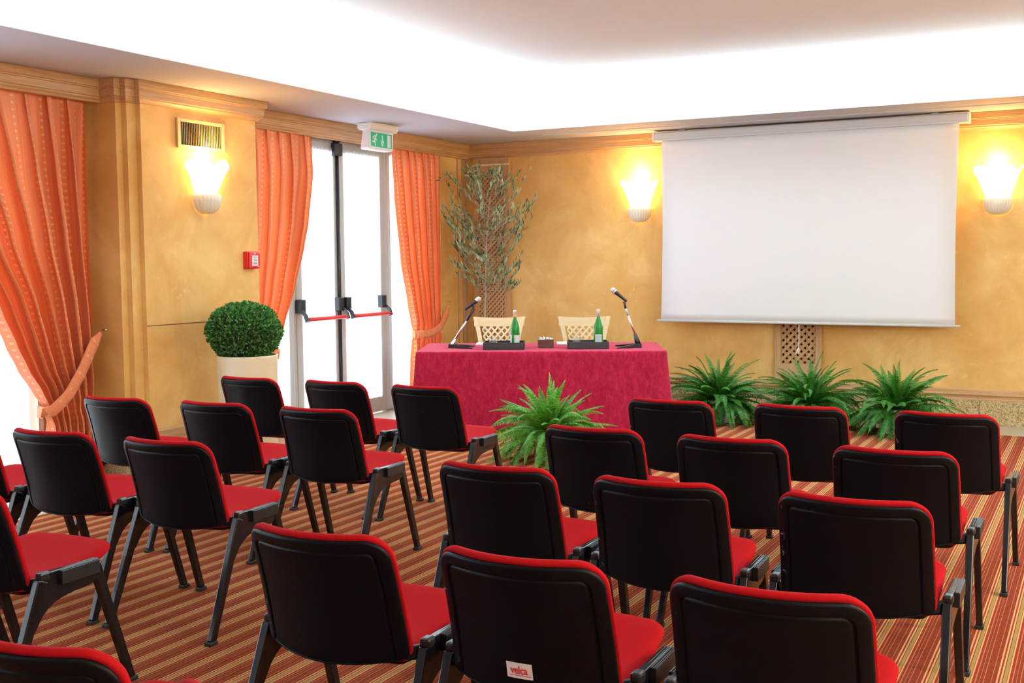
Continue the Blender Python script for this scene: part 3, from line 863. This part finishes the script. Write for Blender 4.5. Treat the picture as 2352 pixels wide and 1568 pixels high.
chairs = [
 # x, y, rot deg, group, label
 (-4.813, 5.345, 0, 'L', 'black backed red chair in front of the round topiary planter'),
 (-4.163, 5.384, -1, 'L', 'black backed red chair standing in front of the glass door with the push bars'),
 (-3.515, 5.386, 0, 'L', 'black backed red chair before the velvet table, just left of the lone fern'),
 (-4.775, 4.235, 3, 'L', 'black backed red chair by the pier with window light shining on its back'),
 (-4.122, 4.304, 3, 'L', 'black backed red chair directly behind the one before the topiary planter'),
 (-3.478, 4.341, 2.6, 'L', 'black backed red chair at the aisle in the left block, second row'),
 (-4.745, 3.235, 4, 'L', 'chair at the left picture edge below the net curtain, only red seat showing'),
 (-4.088, 3.252, 4, 'L', 'black backed red chair before the white net curtain, next in from the left picture edge'),
 (-3.439, 3.287, 2.8, 'L', 'black backed red chair at the aisle in the left block, third row'),
 (-4.06, 2.26, 3, 'L', 'red chair at the left picture edge of which only black legs show'),
 (-3.412, 2.287, 3, 'L', 'chair seen sideways at lower left, red seat and A shaped frame in view'),
 (-1.992, 5.374, 0, 'R', 'black backed red chair in front of the fern nearest the velvet table'),
 (-1.33, 5.43, 0, 'R', 'black backed red chair in front of the middle fern under the screen'),
 (-.651, 5.447, -1, 'R', 'black backed red chair in front of the right hand fern and granite skirting'),
 (-1.969, 4.342, 1, 'R', 'black backed red chair right behind the lone fern on the carpet'),
 (-1.345, 4.334, 1, 'R', 'black backed red chair, middle one of the second row in the right block'),
 (-.70, 4.33, .5, 'R', 'black backed red chair at the right end of the second row in the right block'),
 (-1.921, 3.383, 2.6, 'R', 'black backed red chair at the left end of the third row in the right block'),
 (-1.302, 3.381, 2.4, 'R', 'black backed red chair, middle one of the third row in the right block'),
 (-.671, 3.392, .5, 'R', 'black backed red chair at the right end of the third row, bluish leg'),
 (-1.896, 2.329, 2.5, 'R', 'large black backed red chair in the foreground beside the open striped carpet'),
 (-1.282, 2.354, 1.8, 'R', 'black backed red chair in the foreground with a small white sticker on its back'),
 (-.657, 2.363, 1, 'R', 'largest foreground chair, black back cut by the bottom edge right of centre'),
 (-1.865, 1.375, 2, 'R', 'chair cut off by the bottom left corner, only its back top showing'),
 (-1.225, 1.36, 1.8, 'R', 'chair at the bottom edge of which only a red corner of the back shows'),
]
GR = {'L': 'conference chairs left of the aisle', 'R': 'conference chairs right of the aisle'}
proto = make_chair()
sticker_root = None
for i, (x, y, a, g, lab) in enumerate(chairs):
    c = proto if i == 0 else copy_tree(proto)
    c.location = (x, y, 0); c.rotation_euler = (0, 0, math.radians(a))
    setp(c, lab, 'chair', GR[g])
    if 'sticker' in lab: sticker_root = c
# maker's sticker on one back
def backpt(x, s): return SB(x, s, -.0072)
b = MB(); n = 6; sx0, sx1, s0, s1 = -.036, .034, .052, .092
for j in range(n + 1):
    for i in range(n + 1): b.v.append(backpt(sx0 + (sx1 - sx0) * i / n, s0 + (s1 - s0) * j / n))
for j in range(n):
    for i in range(n): b.f.append((j * 7 + i, j * 7 + i + 1, j * 7 + 8 + i, j * 7 + 7 + i))
stk = b.build('sticker', M['paper'], sticker_root, label='white sticker with red lettering')
o = stk.modifiers.new('s', 'SOLIDIFY'); o.thickness = .0006
cu = bpy.data.curves.new('lettering', 'FONT'); cu.body = 'velca'; cu.size = .029; cu.extrude = .0; cu.offset = .0005; cu.align_x = 'CENTER'; cu.align_y = 'CENTER'
to = bpy.data.objects.new('lettering_src', cu); COL.objects.link(to)
bpy.context.view_layer.update()
me = bpy.data.meshes.new_from_object(to.evaluated_get(bpy.context.evaluated_depsgraph_get()))
bpy.data.objects.remove(to)
for v in me.vertices:
    p = SB(v.co.x * .80 - .001, .074 + v.co.y, -.0098); v.co = p
me.materials.clear(); me.materials.append(M['logo_red'])
lo = bpy.data.objects.new('lettering', me); COL.objects.link(lo); lo.parent = stk
b = MB(); b.v = [SB(x, s, -.0098) for x, s in ((-.03, .0595), (.03, .0595), (.03, .0612), (-.03, .0612))]; b.f = [(0, 1, 2, 3)]
b.build('small_print', M['logo_red'], stk)

# ================================================================ SPEAKERS' TABLE
TZ = .72
FL = Vector((-5.505, 8.446, 0)); AX = Vector((.8979, .4401, 0)); AY = Vector((-.4401, .8979, 0))
TA = math.atan2(AX.y, AX.x)
TL, TD = 2.252, 1.02
def T(t, s, z=TZ): p = FL + AX * t + AY * s; return (p.x, p.y, z)
tab = empty('table', T(TL / 2, TD / 2, 0), TA, label='long table standing under the crimson velvet cloth', cat='table')
b = MB(); b.box(-TL / 2 + .02, TL / 2 - .02, -TD / 2 + .02, TD / 2 - .02, TZ - .035, TZ - .006); b.build('table_top', M['cream_wood'], tab)
for sx_ in (-1, 1):
    for sy_ in (-1, 1):
        b = MB(); b.box(sx_ * (TL / 2 - .12) - .025, sx_ * (TL / 2 - .12) + .025, sy_ * (TD / 2 - .12) - .025, sy_ * (TD / 2 - .12) + .025, 0, TZ - .035); b.build('leg', M['black_metal'], tab)
# cloth
b = MB()
def cloth_pt(u, k, nper, j, nj):
    pass
hl, hd = TL / 2, TD / 2
per = []
def edge(p, q, m):
    for i in range(m): per.append((p[0] + (q[0] - p[0]) * i / m, p[1] + (q[1] - p[1]) * i / m))
cr = .02
edge((-hl, -hd), (hl, -hd), 80); edge((hl, -hd), (hl, hd), 40); edge((hl, hd), (-hl, hd), 80); edge((-hl, hd), (-hl, -hd), 40)
def nrm(i):
    a = per[i - 1]; c = per[(i + 1) % len(per)]
    d = Vector((c[0] - a[0], c[1] - a[1])).normalized(); return Vector((d.y, -d.x))
rings = []
np_ = len(per)
rings.append([(x * .02, y * .02, TZ) for x, y in per]); rings.append([(x * .5, y * .5, TZ) for x, y in per]); rings.append([(x * .9, y * .9, TZ) for x, y in per])
rings.append([(p[0] * .992, p[1] * .985, TZ) for p in per])
for j, (z, off) in enumerate([(TZ - .003, .004), (TZ - .012, .010), (TZ - .05, .012), (.60, .013), (.48, .016), (.36, .020), (.24, .026), (.12, .032), (.05, .036), (.012, .040)]):
    ring = []
    fall = (TZ - z) / TZ
    for i, p in enumerate(per):
        nv_ = nrm(i); cxn = min(abs(abs(p[0]) - hl), 9); cyn = min(abs(abs(p[1]) - hd), 9)
        corner = math.exp(-((cxn + cyn) / .10) ** 2)
        wav = .010 * math.sin(i * .42) + .008 * math.sin(i * .17 + 1.3) + .004 * math.sin(i * .9 + 2)
        oo = off + fall * (wav * 1.3 + .055 * corner)
        ring.append((p[0] + nv_.x * oo, p[1] + nv_.y * oo, z))
    rings.append(ring)
b.loft(rings, False)
o = b.build('tablecloth', M['velvet'], smooth=True, label='crimson velvet cloth draped to the carpet over the long table', cat='tablecloth')
o.location = T(hl, hd, 0.002); o.rotation_euler = (0, 0, TA)
TZc = TZ + .004

# trays, bottles, glasses, pads, box
def tray(t, s, label):
    r = empty('tray', T(t, s, TZc), TA, label=label, cat='tray', group='dark serving trays on the velvet table')
    b = MB(); b.box(-.19, .19, -.15, .15, 0, .008)
    for (x0, x1, y0, y1) in ((-.19, -.18, -.15, .15), (.18, .19, -.15, .15), (-.18, .18, -.15, -.14), (-.18, .18, .14, .15)): b.box(x0, x1, y0, y1, .008, .064)
    b.build('tray_body', M['tray'], r, bevel=.002)
    return r
def bottle(t, s, label, kind):
    r = empty('bottle', T(t, s, TZc + .009), TA, label=label, cat='bottle', group='green water bottles in the trays')
    prof = [(.03, 0), (.041, .003), (.043, .012), (.043, .165), (.041, .185), (.034, .215), (.024, .245), (.0165, .268), (.0145, .285), (.0145, .318), (.013, .318)]
    b = MB(); b.lathe(prof, 36); b.build('glass_body', M['bottle'], r, smooth=True)
    b = MB(); b.lathe([(.0155, .284), (.0155, .316), (.0168, .317), (.0168, .345), (.015, .349), (.0, .349)], 24, caps=True); b.build('cap', M['cap_white'], r, smooth=True)
    if kind == 0:
        b = MB(); b.lathe([(.0158, .287), (.0158, .309)], 24, caps=False); b.build('neck_band', M['cap_orange'], r, smooth=True)
    a0, a1 = ((1.5 * PI - .15, 1.5 * PI + 1.25) if kind == 0 else (1.5 * PI - .75, 1.5 * PI + .75))
    b = MB(); b.lathe([(.0438, .015), (.0438, .118)], 18, caps=False, a0=a0, a1=a1); lb = b.build('label', M['label_white'], r, smooth=True)
    if kind == 1:
        b = MB(); b.lathe([(.0442, .03), (.0442, .108)], 14, caps=False, a0=1.5 * PI - .5, a1=1.5 * PI + .5); b.build('label_field', M['label_blue'], lb, smooth=True)
    else:
        b = MB(); b.lathe([(.0438, .015), (.0438, .118)], 10, caps=False, a0=1.5 * PI - 1.6, a1=1.5 * PI - .75); b.build('back_label', M['label_white'], r, smooth=True)
    b = MB(); b.lathe([(.0436, .128), (.0442, .132), (.0436, .136)], 30, caps=False); b.build('embossed_ring', M['bottle'], r, smooth=True)
    return r
def glass(t, s, label):
    r = empty('tumbler', T(t, s, TZc + .009), TA, label=label, cat='glass', group='clear tumblers in the trays')
    b = MB(); b.lathe([(.0, .0), (.034, .0), (.040, .05), (.044, .092), (.041, .092), (.037, .05), (.031, .010), (.0, .010)], 24, mod=lambda q, z, a: (q * (1 + .02 * math.cos(12 * a)), z)); b.build('glass_body', M['tumbler'], r, smooth=True)
    return r
t1, t2 = .785, 1.56
tray(t1, .29, 'dark grey tray on the left half of the velvet table'); tray(t2, .33, 'dark grey tray on the right half of the velvet table')
bottle(t1 + .10, .29, 'green bottle with white cap and orange neck band in the left tray', 0)
bottle(t2 + .10, .33, 'green bottle with pale blue label in the right tray', 1)
glass(t1 - .10, .29, 'clear tumbler left of the bottle in the left tray'); glass(t2 - .105, .33, 'clear tumbler left of the bottle in the right tray')
for t, s, lab in ((.60, .80, 'white note pad behind the left tray'), (1.385, .82, 'white note pad behind the right tray')):
    b = MB(); b.box(-.11, .11, -.15, .15, 0, .012); o = b.build('note_pad', M['paper'], bevel=.001, label=lab, cat='note pad', group='white note pads on the velvet table')
    o.location = T(t, s, TZc); o.rotation_euler = (0, 0, TA)
r = empty('wooden_box', T(1.17, .40, TZc), TA, label='small dark wooden box of white sweets in the middle of the velvet table', cat='box')
b = MB(); b.box(-.074, .074, -.074, .074, 0, .006)
for (x0, x1, y0, y1) in ((-.074, -.066, -.074, .074), (.066, .074, -.074, .074), (-.066, .066, -.074, -.066), (-.066, .066, .066, .074)): b.box(x0, x1, y0, y1, .006, .078)
b.build('box_body', M['walnut'], r, bevel=.002)
cand = None
rc = random.Random(4)
for k in range(16):
    if cand is None:
        b = MB(); b.lathe([(.0, -.008), (.008, -.006), (.011, 0), (.008, .006), (0, .008)], 8); b.prism([(.009, -.002), (.022, -.009), (.024, .009), (.009, .002)], 'y', -.001, .001); b.prism([(-.009, -.002), (-.022, -.009), (-.024, .009), (-.009, .002)], 'y', -.001, .001)
        cand = b.build('sweet', M['candy'], label='white wrapped sweet heaped in the wooden box', cat='sweet', group='wrapped sweets in the wooden box'); c = cand
    else:
        c = cand.copy(); COL.objects.link(c)
    gx, gy = (k % 4 - 1.5) * .031, (k // 4 - 1.5) * .031
    c.location = T(1.17 + gx, .40 + gy, TZc + .078 + rc.uniform(-.004, .010)); c.rotation_euler = (rc.uniform(-.6, .6), rc.uniform(-.9, .9), rc.uniform(0, 6))

# microphones on table stands
def mic_thing(p_tail, p_tip, label):
    p, q = Vector(p_tail), Vector(p_tip); d = (q - p); L = d.length; d.normalize()
    r = empty('microphone', p, label=label, cat='microphone', group='microphones on the velvet table')
    P = lambda t: d * t
    b = MB(); b.tube([P(0), P(.004), P(.03), P(.11), P(.135)], [.010, .0125, .013, .0175, .021], 16); b.build('handle', M['black_lock'], r, smooth=True)
    b = MB(); b.tube([P(.135), P(.139), P(.145), P(.149)], [.022, .0265, .0265, .025], 18); b.build('collar', M['chrome'], r, smooth=True)
    b = MB(); b.tube([P(.147), P(.155), P(.168), P(.18), P(.187), P(.190)], [.0245, .0265, .027, .022, .013, .003], 18); b.build('grille', M['steel_mesh'], r, smooth=True)
    return r
def stand(base_t, base_s, sgn, hinge, mid, top, clip_p, label):
    r = empty('microphone_stand', T(base_t, base_s, TZc), TA, label=label, cat='microphone stand', group='table microphone stands on the velvet table')
    inv = (Matrix.Translation(r.location) @ Matrix.Rotation(TA, 4, 'Z')).inverted()
    Lc = lambda p: inv @ Vector(p)
    b = MB()
    # wedge feet: block and two flat prongs spreading towards the lean
    b.prism([(-.035, -.06), (.045, -.06), (.045, .06), (-.035, .06)] if sgn > 0 else [(-.045, -.06), (.035, -.06), (.035, .06), (-.045, .06)], 'z', 0, .036)
    for e in (-1, 1):
        b.loft([[(sgn * .02, e * .06, 0), (sgn * .02, e * .015, 0), (sgn * .02, e * .015, .034), (sgn * .02, e * .06, .034)], [(sgn * .20, e * .155, 0), (sgn * .20, e * .135, 0), (sgn * .20, e * .135, .010), (sgn * .20, e * .155, .010)]])
    b.build('base', M['black_lock'], r, bevel=.003)
    H_, M_, T_, C_ = Lc(hinge), Lc(mid), Lc(top), Lc(clip_p)
    b = MB(); b.tube([(H_.x - sgn * .012, 0, .03), H_ + Vector((0, 0, -.01)), H_ + (M_ - H_).normalized() * .05], [.026, .024, .015], 12); b.build('hinge', M['black_lock'] if sgn < 0 else M['chrome'], r, smooth=True)
    b = MB(); b.tube([H_ + (M_ - H_).normalized() * .03, M_], .0095, 12); b.build('boom', M['chrome'], r, smooth=True)
    b = MB(); b.tube([M_ - (T_ - M_).normalized() * .004, T_], .0125, 12); b.build('boom_grip', M['black_lock'] if sgn > 0 else M['bar_grey'], r, smooth=True)
    b = MB(); b.tube([T_ - (C_ - T_).normalized() * .005, T_.lerp(C_, .5), C_], [.011, .009, .013], 10); b.build('clip', M['black_lock'], r, smooth=True)
    return r
stand(.29, .41, 1, (-5.428, 8.944, .765), (-5.312, 9.026, .985), (-5.262, 9.06, 1.085), (-5.268, 9.058, 1.128), 'microphone stand leaning right at the left end of the velvet table')
dv = Vector((-5.212, 9.098, 1.188)) - Vector((-5.338, 9.010, 1.075)); tail = Vector((-5.330, 9.016, 1.08))
mic_thing(tail, tail + dv, 'microphone on the left stand in front of the lattice panel')
stand(2.025, .35, -1, (-3.845, 9.648, .80), (-3.925, 9.621, 1.03), (-3.944, 9.615, 1.085), (-3.958, 9.611, 1.15), 'microphone stand leaning left at the right end of the velvet table')
tail = Vector((-3.935, 9.622, 1.152)); dv = Vector((-4.058, 9.57, 1.262)) - tail
mic_thing(tail, tail + dv, 'microphone on the right stand in front of the bare ochre wall')

# lattice backed armless chairs behind the table
def wood_chair(loc, rz, label):
    r = empty('dining_chair', loc, rz, label=label, cat='chair', group='cream lattice back chairs behind the table')
    # local: faces +y
    zt = .955
    def hw(z): t = max(0, (z - .44) / (zt - .44)); return .195 + .078 * t ** 1.9
    def yb(z): return -.20 - .10 * max(0, (z - .44) / (zt - .44)) ** 1.2
    for sg in (-1, 1):
        zs = [0, .25, .44, .55, .65, .75, .84, .90, zt]
        b = MB(); rings = []
        for z in zs:
            h = hw(z) if z >= .44 else .195; y = yb(z) if z >= .44 else -.20 - .05 * (1 - z / .44) ** 2
            rings.append([(sg * (h), y - .014, z), (sg * (h - .045), y - .014, z), (sg * (h - .045), y + .014, z), (sg * h, y + .014, z)])
        b.loft(rings); b.build('back_post', M['cream_wood'], r, bevel=.003)
        b = MB(); b.strut((sg * .19, .20, 0), (sg * .195, .205, .43), (1, 0, 0), .015, .022, .015, .022); b.build('leg', M['cream_wood'], r, bevel=.003)
    b = MB(); rings = []
    for k in range(13):
        u = -1 + k / 6
        top = zt - .014 * (1 - u * u) + .004; bot = .862 - .008 * (1 - u * u)
        xo = .262 * u
        y = yb(.91) - .028 * (1 - u * u)
        rings.append([(xo, y - .013, bot), (xo, y + .013, bot), (xo, y + .013 - .01, top), (xo, y - .013 - .01, top)])
    b.loft(rings); b.build('top_rail', M['cream_wood'], r, bevel=.003)
    lm = lattice_mesh(-.175, .175, .52, .858, .046, .017, -.009, .009)
    # bend the lattice onto the sloping back
    lm.v = [(x * (hw(z) - .045) / .192, y + yb(z) - .012 * (1 - (x / .175) ** 2), z) for x, y, z in lm.v]
    lm.build('lattice', M['cream_wood'], r)
    b = MB(); b.box(-.175, .175, -.215, -.19, .48, .525); b.build('lower_rail', M['cream_wood'], r, bevel=.003)
    b = MB(); b.box(-.215, .215, -.20, .225, .425, .47); b.build('seat', M['cream_wood'], r, bevel=.01)
    return r
wood_chair((-5.435, 9.85, 0), TA + PI, 'cream lattice back chair behind the table in front of the corner lattice panel')
wood_chair((-4.62, 10.19, 0), TA + PI, 'cream lattice back chair behind the table in front of the plain ochre wall')

# ================================================================ PLANTS
def leaf_quad(b, p, d, up, L, W, fold=.25):
    """pointed folded leaf: 6 verts"""
    d = d.normalized(); side = d.cross(up)
    if side.length < 1e-4: side = d.orthogonal()
    side.normalize(); n = side.cross(d)
    m1 = p + d * L * .35; m2 = p + d * L * .7
    vs = [p, m1 + side * W * .5 + n * W * fold, m2 + side * W * .42 + n * W * fold, p + d * L, m2 - side * W * .42 + n * W * fold, m1 - side * W * .5 + n * W * fold]
    b.add(vs, [(0, 1, 2, 3), (0, 3, 4, 5)])

# topiary
root = empty('topiary_planter', (-5.60, 6.30, 0), label='round clipped boxwood ball in a tall cream planter by the pier', cat='potted plant')
b = MB(); b.lathe([(.0, 0), (.205, 0), (.207, .01), (.222, .85), (.222, .862), (.205, .862), (.20, .80), (.0, .80)], 56); b.build('planter', M['cream_pot'], root, smooth=True, bevel=.0)
rn = random.Random(11)
b = MB(); C0 = Vector((-.03, .01, 1.035))
for k in range(8000):
    z = rn.uniform(-.92, 1); a = rn.uniform(0, 2 * PI); s_ = math.sqrt(max(0, 1 - z * z))
    n_ = Vector((s_ * math.cos(a), s_ * math.sin(a), z))
    lump = 1 + .02 * math.sin(5 * a + 3 * z) + .02 * math.sin(9 * z + 2 * a)
    rr = rn.uniform(.86, 1.0) * lump
    p = C0 + Vector((n_.x * .272 * rr, n_.y * .272 * rr, n_.z * .212 * rr))
    if p.z < .845 and math.hypot(p.x - C0.x, p.y - C0.y) < .21: continue
    d = (n_ + Vector((rn.uniform(-.8, .8), rn.uniform(-.8, .8), rn.uniform(-.6, .9)))).normalized()
    leaf_quad(b, p, d, n_, rn.uniform(.017, .026), rn.uniform(.011, .017))
b.build('foliage', M['boxleaf'], root)
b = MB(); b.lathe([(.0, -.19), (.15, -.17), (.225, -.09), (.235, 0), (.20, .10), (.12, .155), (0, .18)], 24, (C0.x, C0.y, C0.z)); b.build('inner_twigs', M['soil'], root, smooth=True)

# ferns
def fern(loc, mat, seed, label, nf=95, R=.50, H=.42, z0=.20, lift=88):
    rn = random.Random(seed)
    root = empty('potted_fern', loc, label=label, cat='potted fern', group='potted ferns on the carpet')
    b = MB(); b.lathe([(.0, 0), (.10, 0), (.103, .006), (.125, .19), (.132, .195), (.132, .215), (.122, .215), (.115, .18), (.0, .18)], 28); b.build('pot', M['grey_pot'], root, smooth=True)
    b = MB()
    for k in range(nf):
        az = 2 * PI * (k * .381966) + rn.uniform(-.2, .2)
        q = (k + .5) / nf              # 0 = upright centre, 1 = drooping skirt
        el = math.radians(lift - 108 * q ** .72 + rn.uniform(-12, 12))
        L = (.33 + .22 * rn.random()) * (.86 + .22 * min(1, q * 2.2)) * R / .5
        droop = .35 + .95 * rn.random() * (.35 + q)
        p = Vector((.05 * math.cos(az) * (.3 + q), .05 * math.sin(az) * (.3 + q), z0 + .02 - .02 * q))
        n = 30; step = L / n; e = el; pts = [p.copy()]
        twist = rn.uniform(-.25, .25)
        for i in range(n):
            e -= droop * 1.7 / n * (.35 + 1.3 * i / n)
            a2 = az + twist * i / n
            a2 += .12 * math.sin(i * .35 + k); p = p + Vector((math.cos(e) * math.cos(a2), math.cos(e) * math.sin(a2), math.sin(e))) * step
            if p.z < .012: p.z = .012
            if p.y + loc[1] > 10.90: p.y = 10.90 - loc[1] - rn.uniform(0, .02)
            pts.append(p.copy())
        b.tube(pts[::3] + [pts[-1]], [.0022] * len(pts[::3]) + [.0006], 4, False)
        roll = rn.uniform(-.8, .8); rn_w = rn.uniform(.034, .050)
        for i in range(2, n + 1):
            t = i / n
            d = (pts[i] - pts[i - 1]).normalized()
            side = d.cross(Vector((0, 0, 1)))
            if side.length < .05: side = Vector((math.sin(az), -math.cos(az), 0))
            side.normalize(); up = side.cross(d)
            side = (side * math.cos(roll) + up * math.sin(roll)).normalized(); up = side.cross(d)
            ln = rn_w * max(0, math.sin(PI * min(1, t) ** .62)) ** .8 * (R / .5) + .004
            for sg in (-1, 1):
                for h in (0, .5):
                    pp = pts[i - 1].lerp(pts[i], h)
                    dd = (side * sg + d * .38 - up * .22 + Vector((rn.uniform(-.1, .1), rn.uniform(-.1, .1), rn.uniform(-.12, .12)))).normalized()
                    s2 = dd.cross(up).normalized(); w = .0036
                    b.add([pp - s2 * w, pp + s2 * w, pp + dd * ln * .65 + s2 * w * .8 - up * .003, pp + dd * ln - up * .006, pp + dd * ln * .65 - s2 * w * .8 - up * .003], [(0, 1, 2, 3, 4)])
    fo = b.build('fronds', mat, root)
    for v in fo.data.vertices:
        if v.co.z < .004: v.co.z = .004
    return root
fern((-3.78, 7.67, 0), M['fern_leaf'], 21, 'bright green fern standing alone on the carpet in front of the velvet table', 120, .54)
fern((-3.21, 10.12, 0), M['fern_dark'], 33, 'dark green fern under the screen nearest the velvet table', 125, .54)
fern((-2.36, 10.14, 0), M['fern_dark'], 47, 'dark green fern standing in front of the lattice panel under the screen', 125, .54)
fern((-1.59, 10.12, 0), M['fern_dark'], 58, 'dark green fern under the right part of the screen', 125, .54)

# olive tree
root = empty('olive_tree', (-5.80, 10.36, 0), label='slender grey leaved olive tree in the corner behind the table', cat='tree')
rn = random.Random(5)
b = MB(); b.lathe([(.0, 0), (.14, 0), (.19, .36), (.2, .37), (.2, .40), (.18, .40), (.17, .34), (0, .34)], 32); b.build('pot', M['cream_pot'], root, smooth=True)
tr_pts = [Vector(p) for p in ((-.07, 0, .33), (-.065, -.01, .7), (-.06, -.02, 1.0), (-.045, -.02, 1.3), (-.05, -.01, 1.6), (-.03, -.01, 1.85), (-.02, 0, 2.05), (.0, 0, 2.22))]
b = MB(); b.tube(tr_pts, [.014, .013, .0125, .011, .009, .007, .005, .003], 10)
lf = MB()
def trunk_at(z):
    for a_, c_ in zip(tr_pts, tr_pts[1:]):
        if c_.z >= z: return a_.lerp(c_, (z - a_.z) / (c_.z - a_.z))
    return tr_pts[-1]
def inside(p):
    X, Y = p.x - 5.80, p.y + 10.36
    return -6.37 < X < -5.22 and Y < 10.85 and p.z < 2.53
def twig(p, d, L, r, depth):
    n = 9; pts = [p.copy()]
    for i in range(n):
        d = (d + Vector((rn.uniform(-.16, .16), rn.uniform(-.16, .16), rn.uniform(-.05, .15)))).normalized()
        q = p + d * (L / n)
        if not inside(q):
            d = Vector((d.x * -.3, d.y * -.3, (abs(d.z) + .3) if p.z < 2.45 else -.15)).normalized(); q = p + d * (L / n)
        p = q; pts.append(p.copy())
        if depth > 0 and i >= 2 and rn.random() < .72:
            sd = (d + Vector((rn.uniform(-1, 1), rn.uniform(-1, 1), rn.uniform(-.2, .8)))).normalized()
            twig(p, sd, L * rn.uniform(.35, .6), r * .55, depth - 1)
        if i >= (3 if depth else 1):
            for sg in (-1, 1):
                if rn.random() < .64:
                    o_ = d.orthogonal().normalized(); o_.rotate(Matrix.Rotation(rn.uniform(0, 2 * PI), 3, d))
                    dd = (d * .9 + o_ * sg * .6 + Vector((0, 0, .8))).normalized()
                    leaf_quad(lf, p, dd, o_, rn.uniform(.044, .070), rn.uniform(.013, .019), .15)
    b.tube(pts, [r * (1 - .8 * k / n) for k in range(n + 1)], 5, False)
N_ = 42
for k in range(N_):
    z = 1.14 + (2.16 - 1.14) * (k / (N_ - 1)) ** .95
    az = k * 2.39996 + rn.uniform(-.3, .3)
    el = math.radians(rn.uniform(-4, 34) + 14 * (z > 1.95))
    L = rn.uniform(.36, .56) * (.75 if z < 1.3 else 1) * (.8 if z > 2.2 else 1)
    p = trunk_at(z)
    twig(p, Vector((math.cos(az) * math.cos(el), math.sin(az) * math.cos(el) * .7, math.sin(el))), L, .0042, 1)
b.build('trunk', M['bark'], root, smooth=True)
lf.build('leaves', M['olive_leaf'], root)

# ================================================================ LIGHT
def area(name, loc, rot, sx_, sy_, e, col=(1, 1, 1), spread=None):
    L = bpy.data.lights.new(name, 'AREA'); L.shape = 'RECTANGLE'; L.size = sx_; L.size_y = sy_; L.energy = e; L.color = col
    if spread: L.spread = spread
    o = bpy.data.objects.new(name, L); COL.objects.link(o); o.location = loc; o.rotation_euler = rot
    return o
cw = (.735, .965, 1.07)
area('cove_light', (-5.47, 6.6, 2.865), (PI, 0, 0), .10, 7.0, 255, cw)
area('cove_light', (1.64, 6.6, 2.865), (PI, 0, 0), .10, 7.0, 255, cw)
area('cove_light', (-1.9, 10.14, 2.865), (PI, 0, 0), 6.7, .10, 330, cw)
DAY = 70
dc = (.74, .88, 1.08)
area('daylight', (-7.3, 2.0, 1.5), (0, -PI / 2, 0), 2.7, 7.2, DAY * 2.4, dc)
area('daylight', (-7.2, 8.75, 1.5), (0, -PI / 2, 0), 2.6, 3.4, DAY * 2.2, dc)
# sconces on the right hand wall (outside the picture)
for y, en in ((-.4, 130), (2.2, 130), (5.2, 170)):
    L = bpy.data.lights.new('right_wall_sconce', 'POINT'); L.energy = en; L.color = (.88, .96, .94); L.shadow_soft_size = .09
    o = bpy.data.objects.new('right_wall_sconce', L); COL.objects.link(o); o.location = (2.35, y, 2.1)

W = bpy.data.worlds.new('world'); SC.world = W; W.use_nodes = True
bg = W.node_tree.nodes['Background']; bg.inputs[0].default_value = (.85, .93, 1, 1); bg.inputs[1].default_value = 3.0

# ================================================================ CAMERA
yaw, pit, rol = 0.491602568, 0.0737373782, 0.00822695888
fw = Vector((-math.sin(yaw) * math.cos(pit), math.cos(yaw) * math.cos(pit), -math.sin(pit)))
rt = Vector((math.cos(yaw), math.sin(yaw), 0)); dn = fw.cross(rt)
c_, s_ = math.cos(rol), math.sin(rol)
r2 = rt * c_ + dn * s_; d2 = dn * c_ - rt * s_
cam = bpy.data.cameras.new('camera'); cam.sensor_width = 36; cam.lens = 2549.5 / 2352 * 36; cam.clip_start = .05
co = bpy.data.objects.new('camera', cam); COL.objects.link(co)
mt = Matrix((r2, -d2, -fw)).transposed().to_4x4(); mt.translation = (0, 0, 1.55)
co.matrix_world = mt
SC.camera = co
vs = SC.view_settings
vs.view_transform = 'Standard'; vs.look = 'None'; vs.gamma = 1; vs.use_curve_mapping = False; vs.exposure = 0.12
cy = SC.cycles
cy.use_denoising = True; cy.max_bounces = 6; cy.diffuse_bounces = 4; cy.glossy_bounces = 2; cy.transmission_bounces = 4; cy.transparent_max_bounces = 10
cy.use_adaptive_sampling = True; cy.adaptive_threshold = .06; cy.adaptive_min_samples = 16
cy.sample_clamp_indirect = 6; cy.caustics_reflective = False; cy.caustics_refractive = False
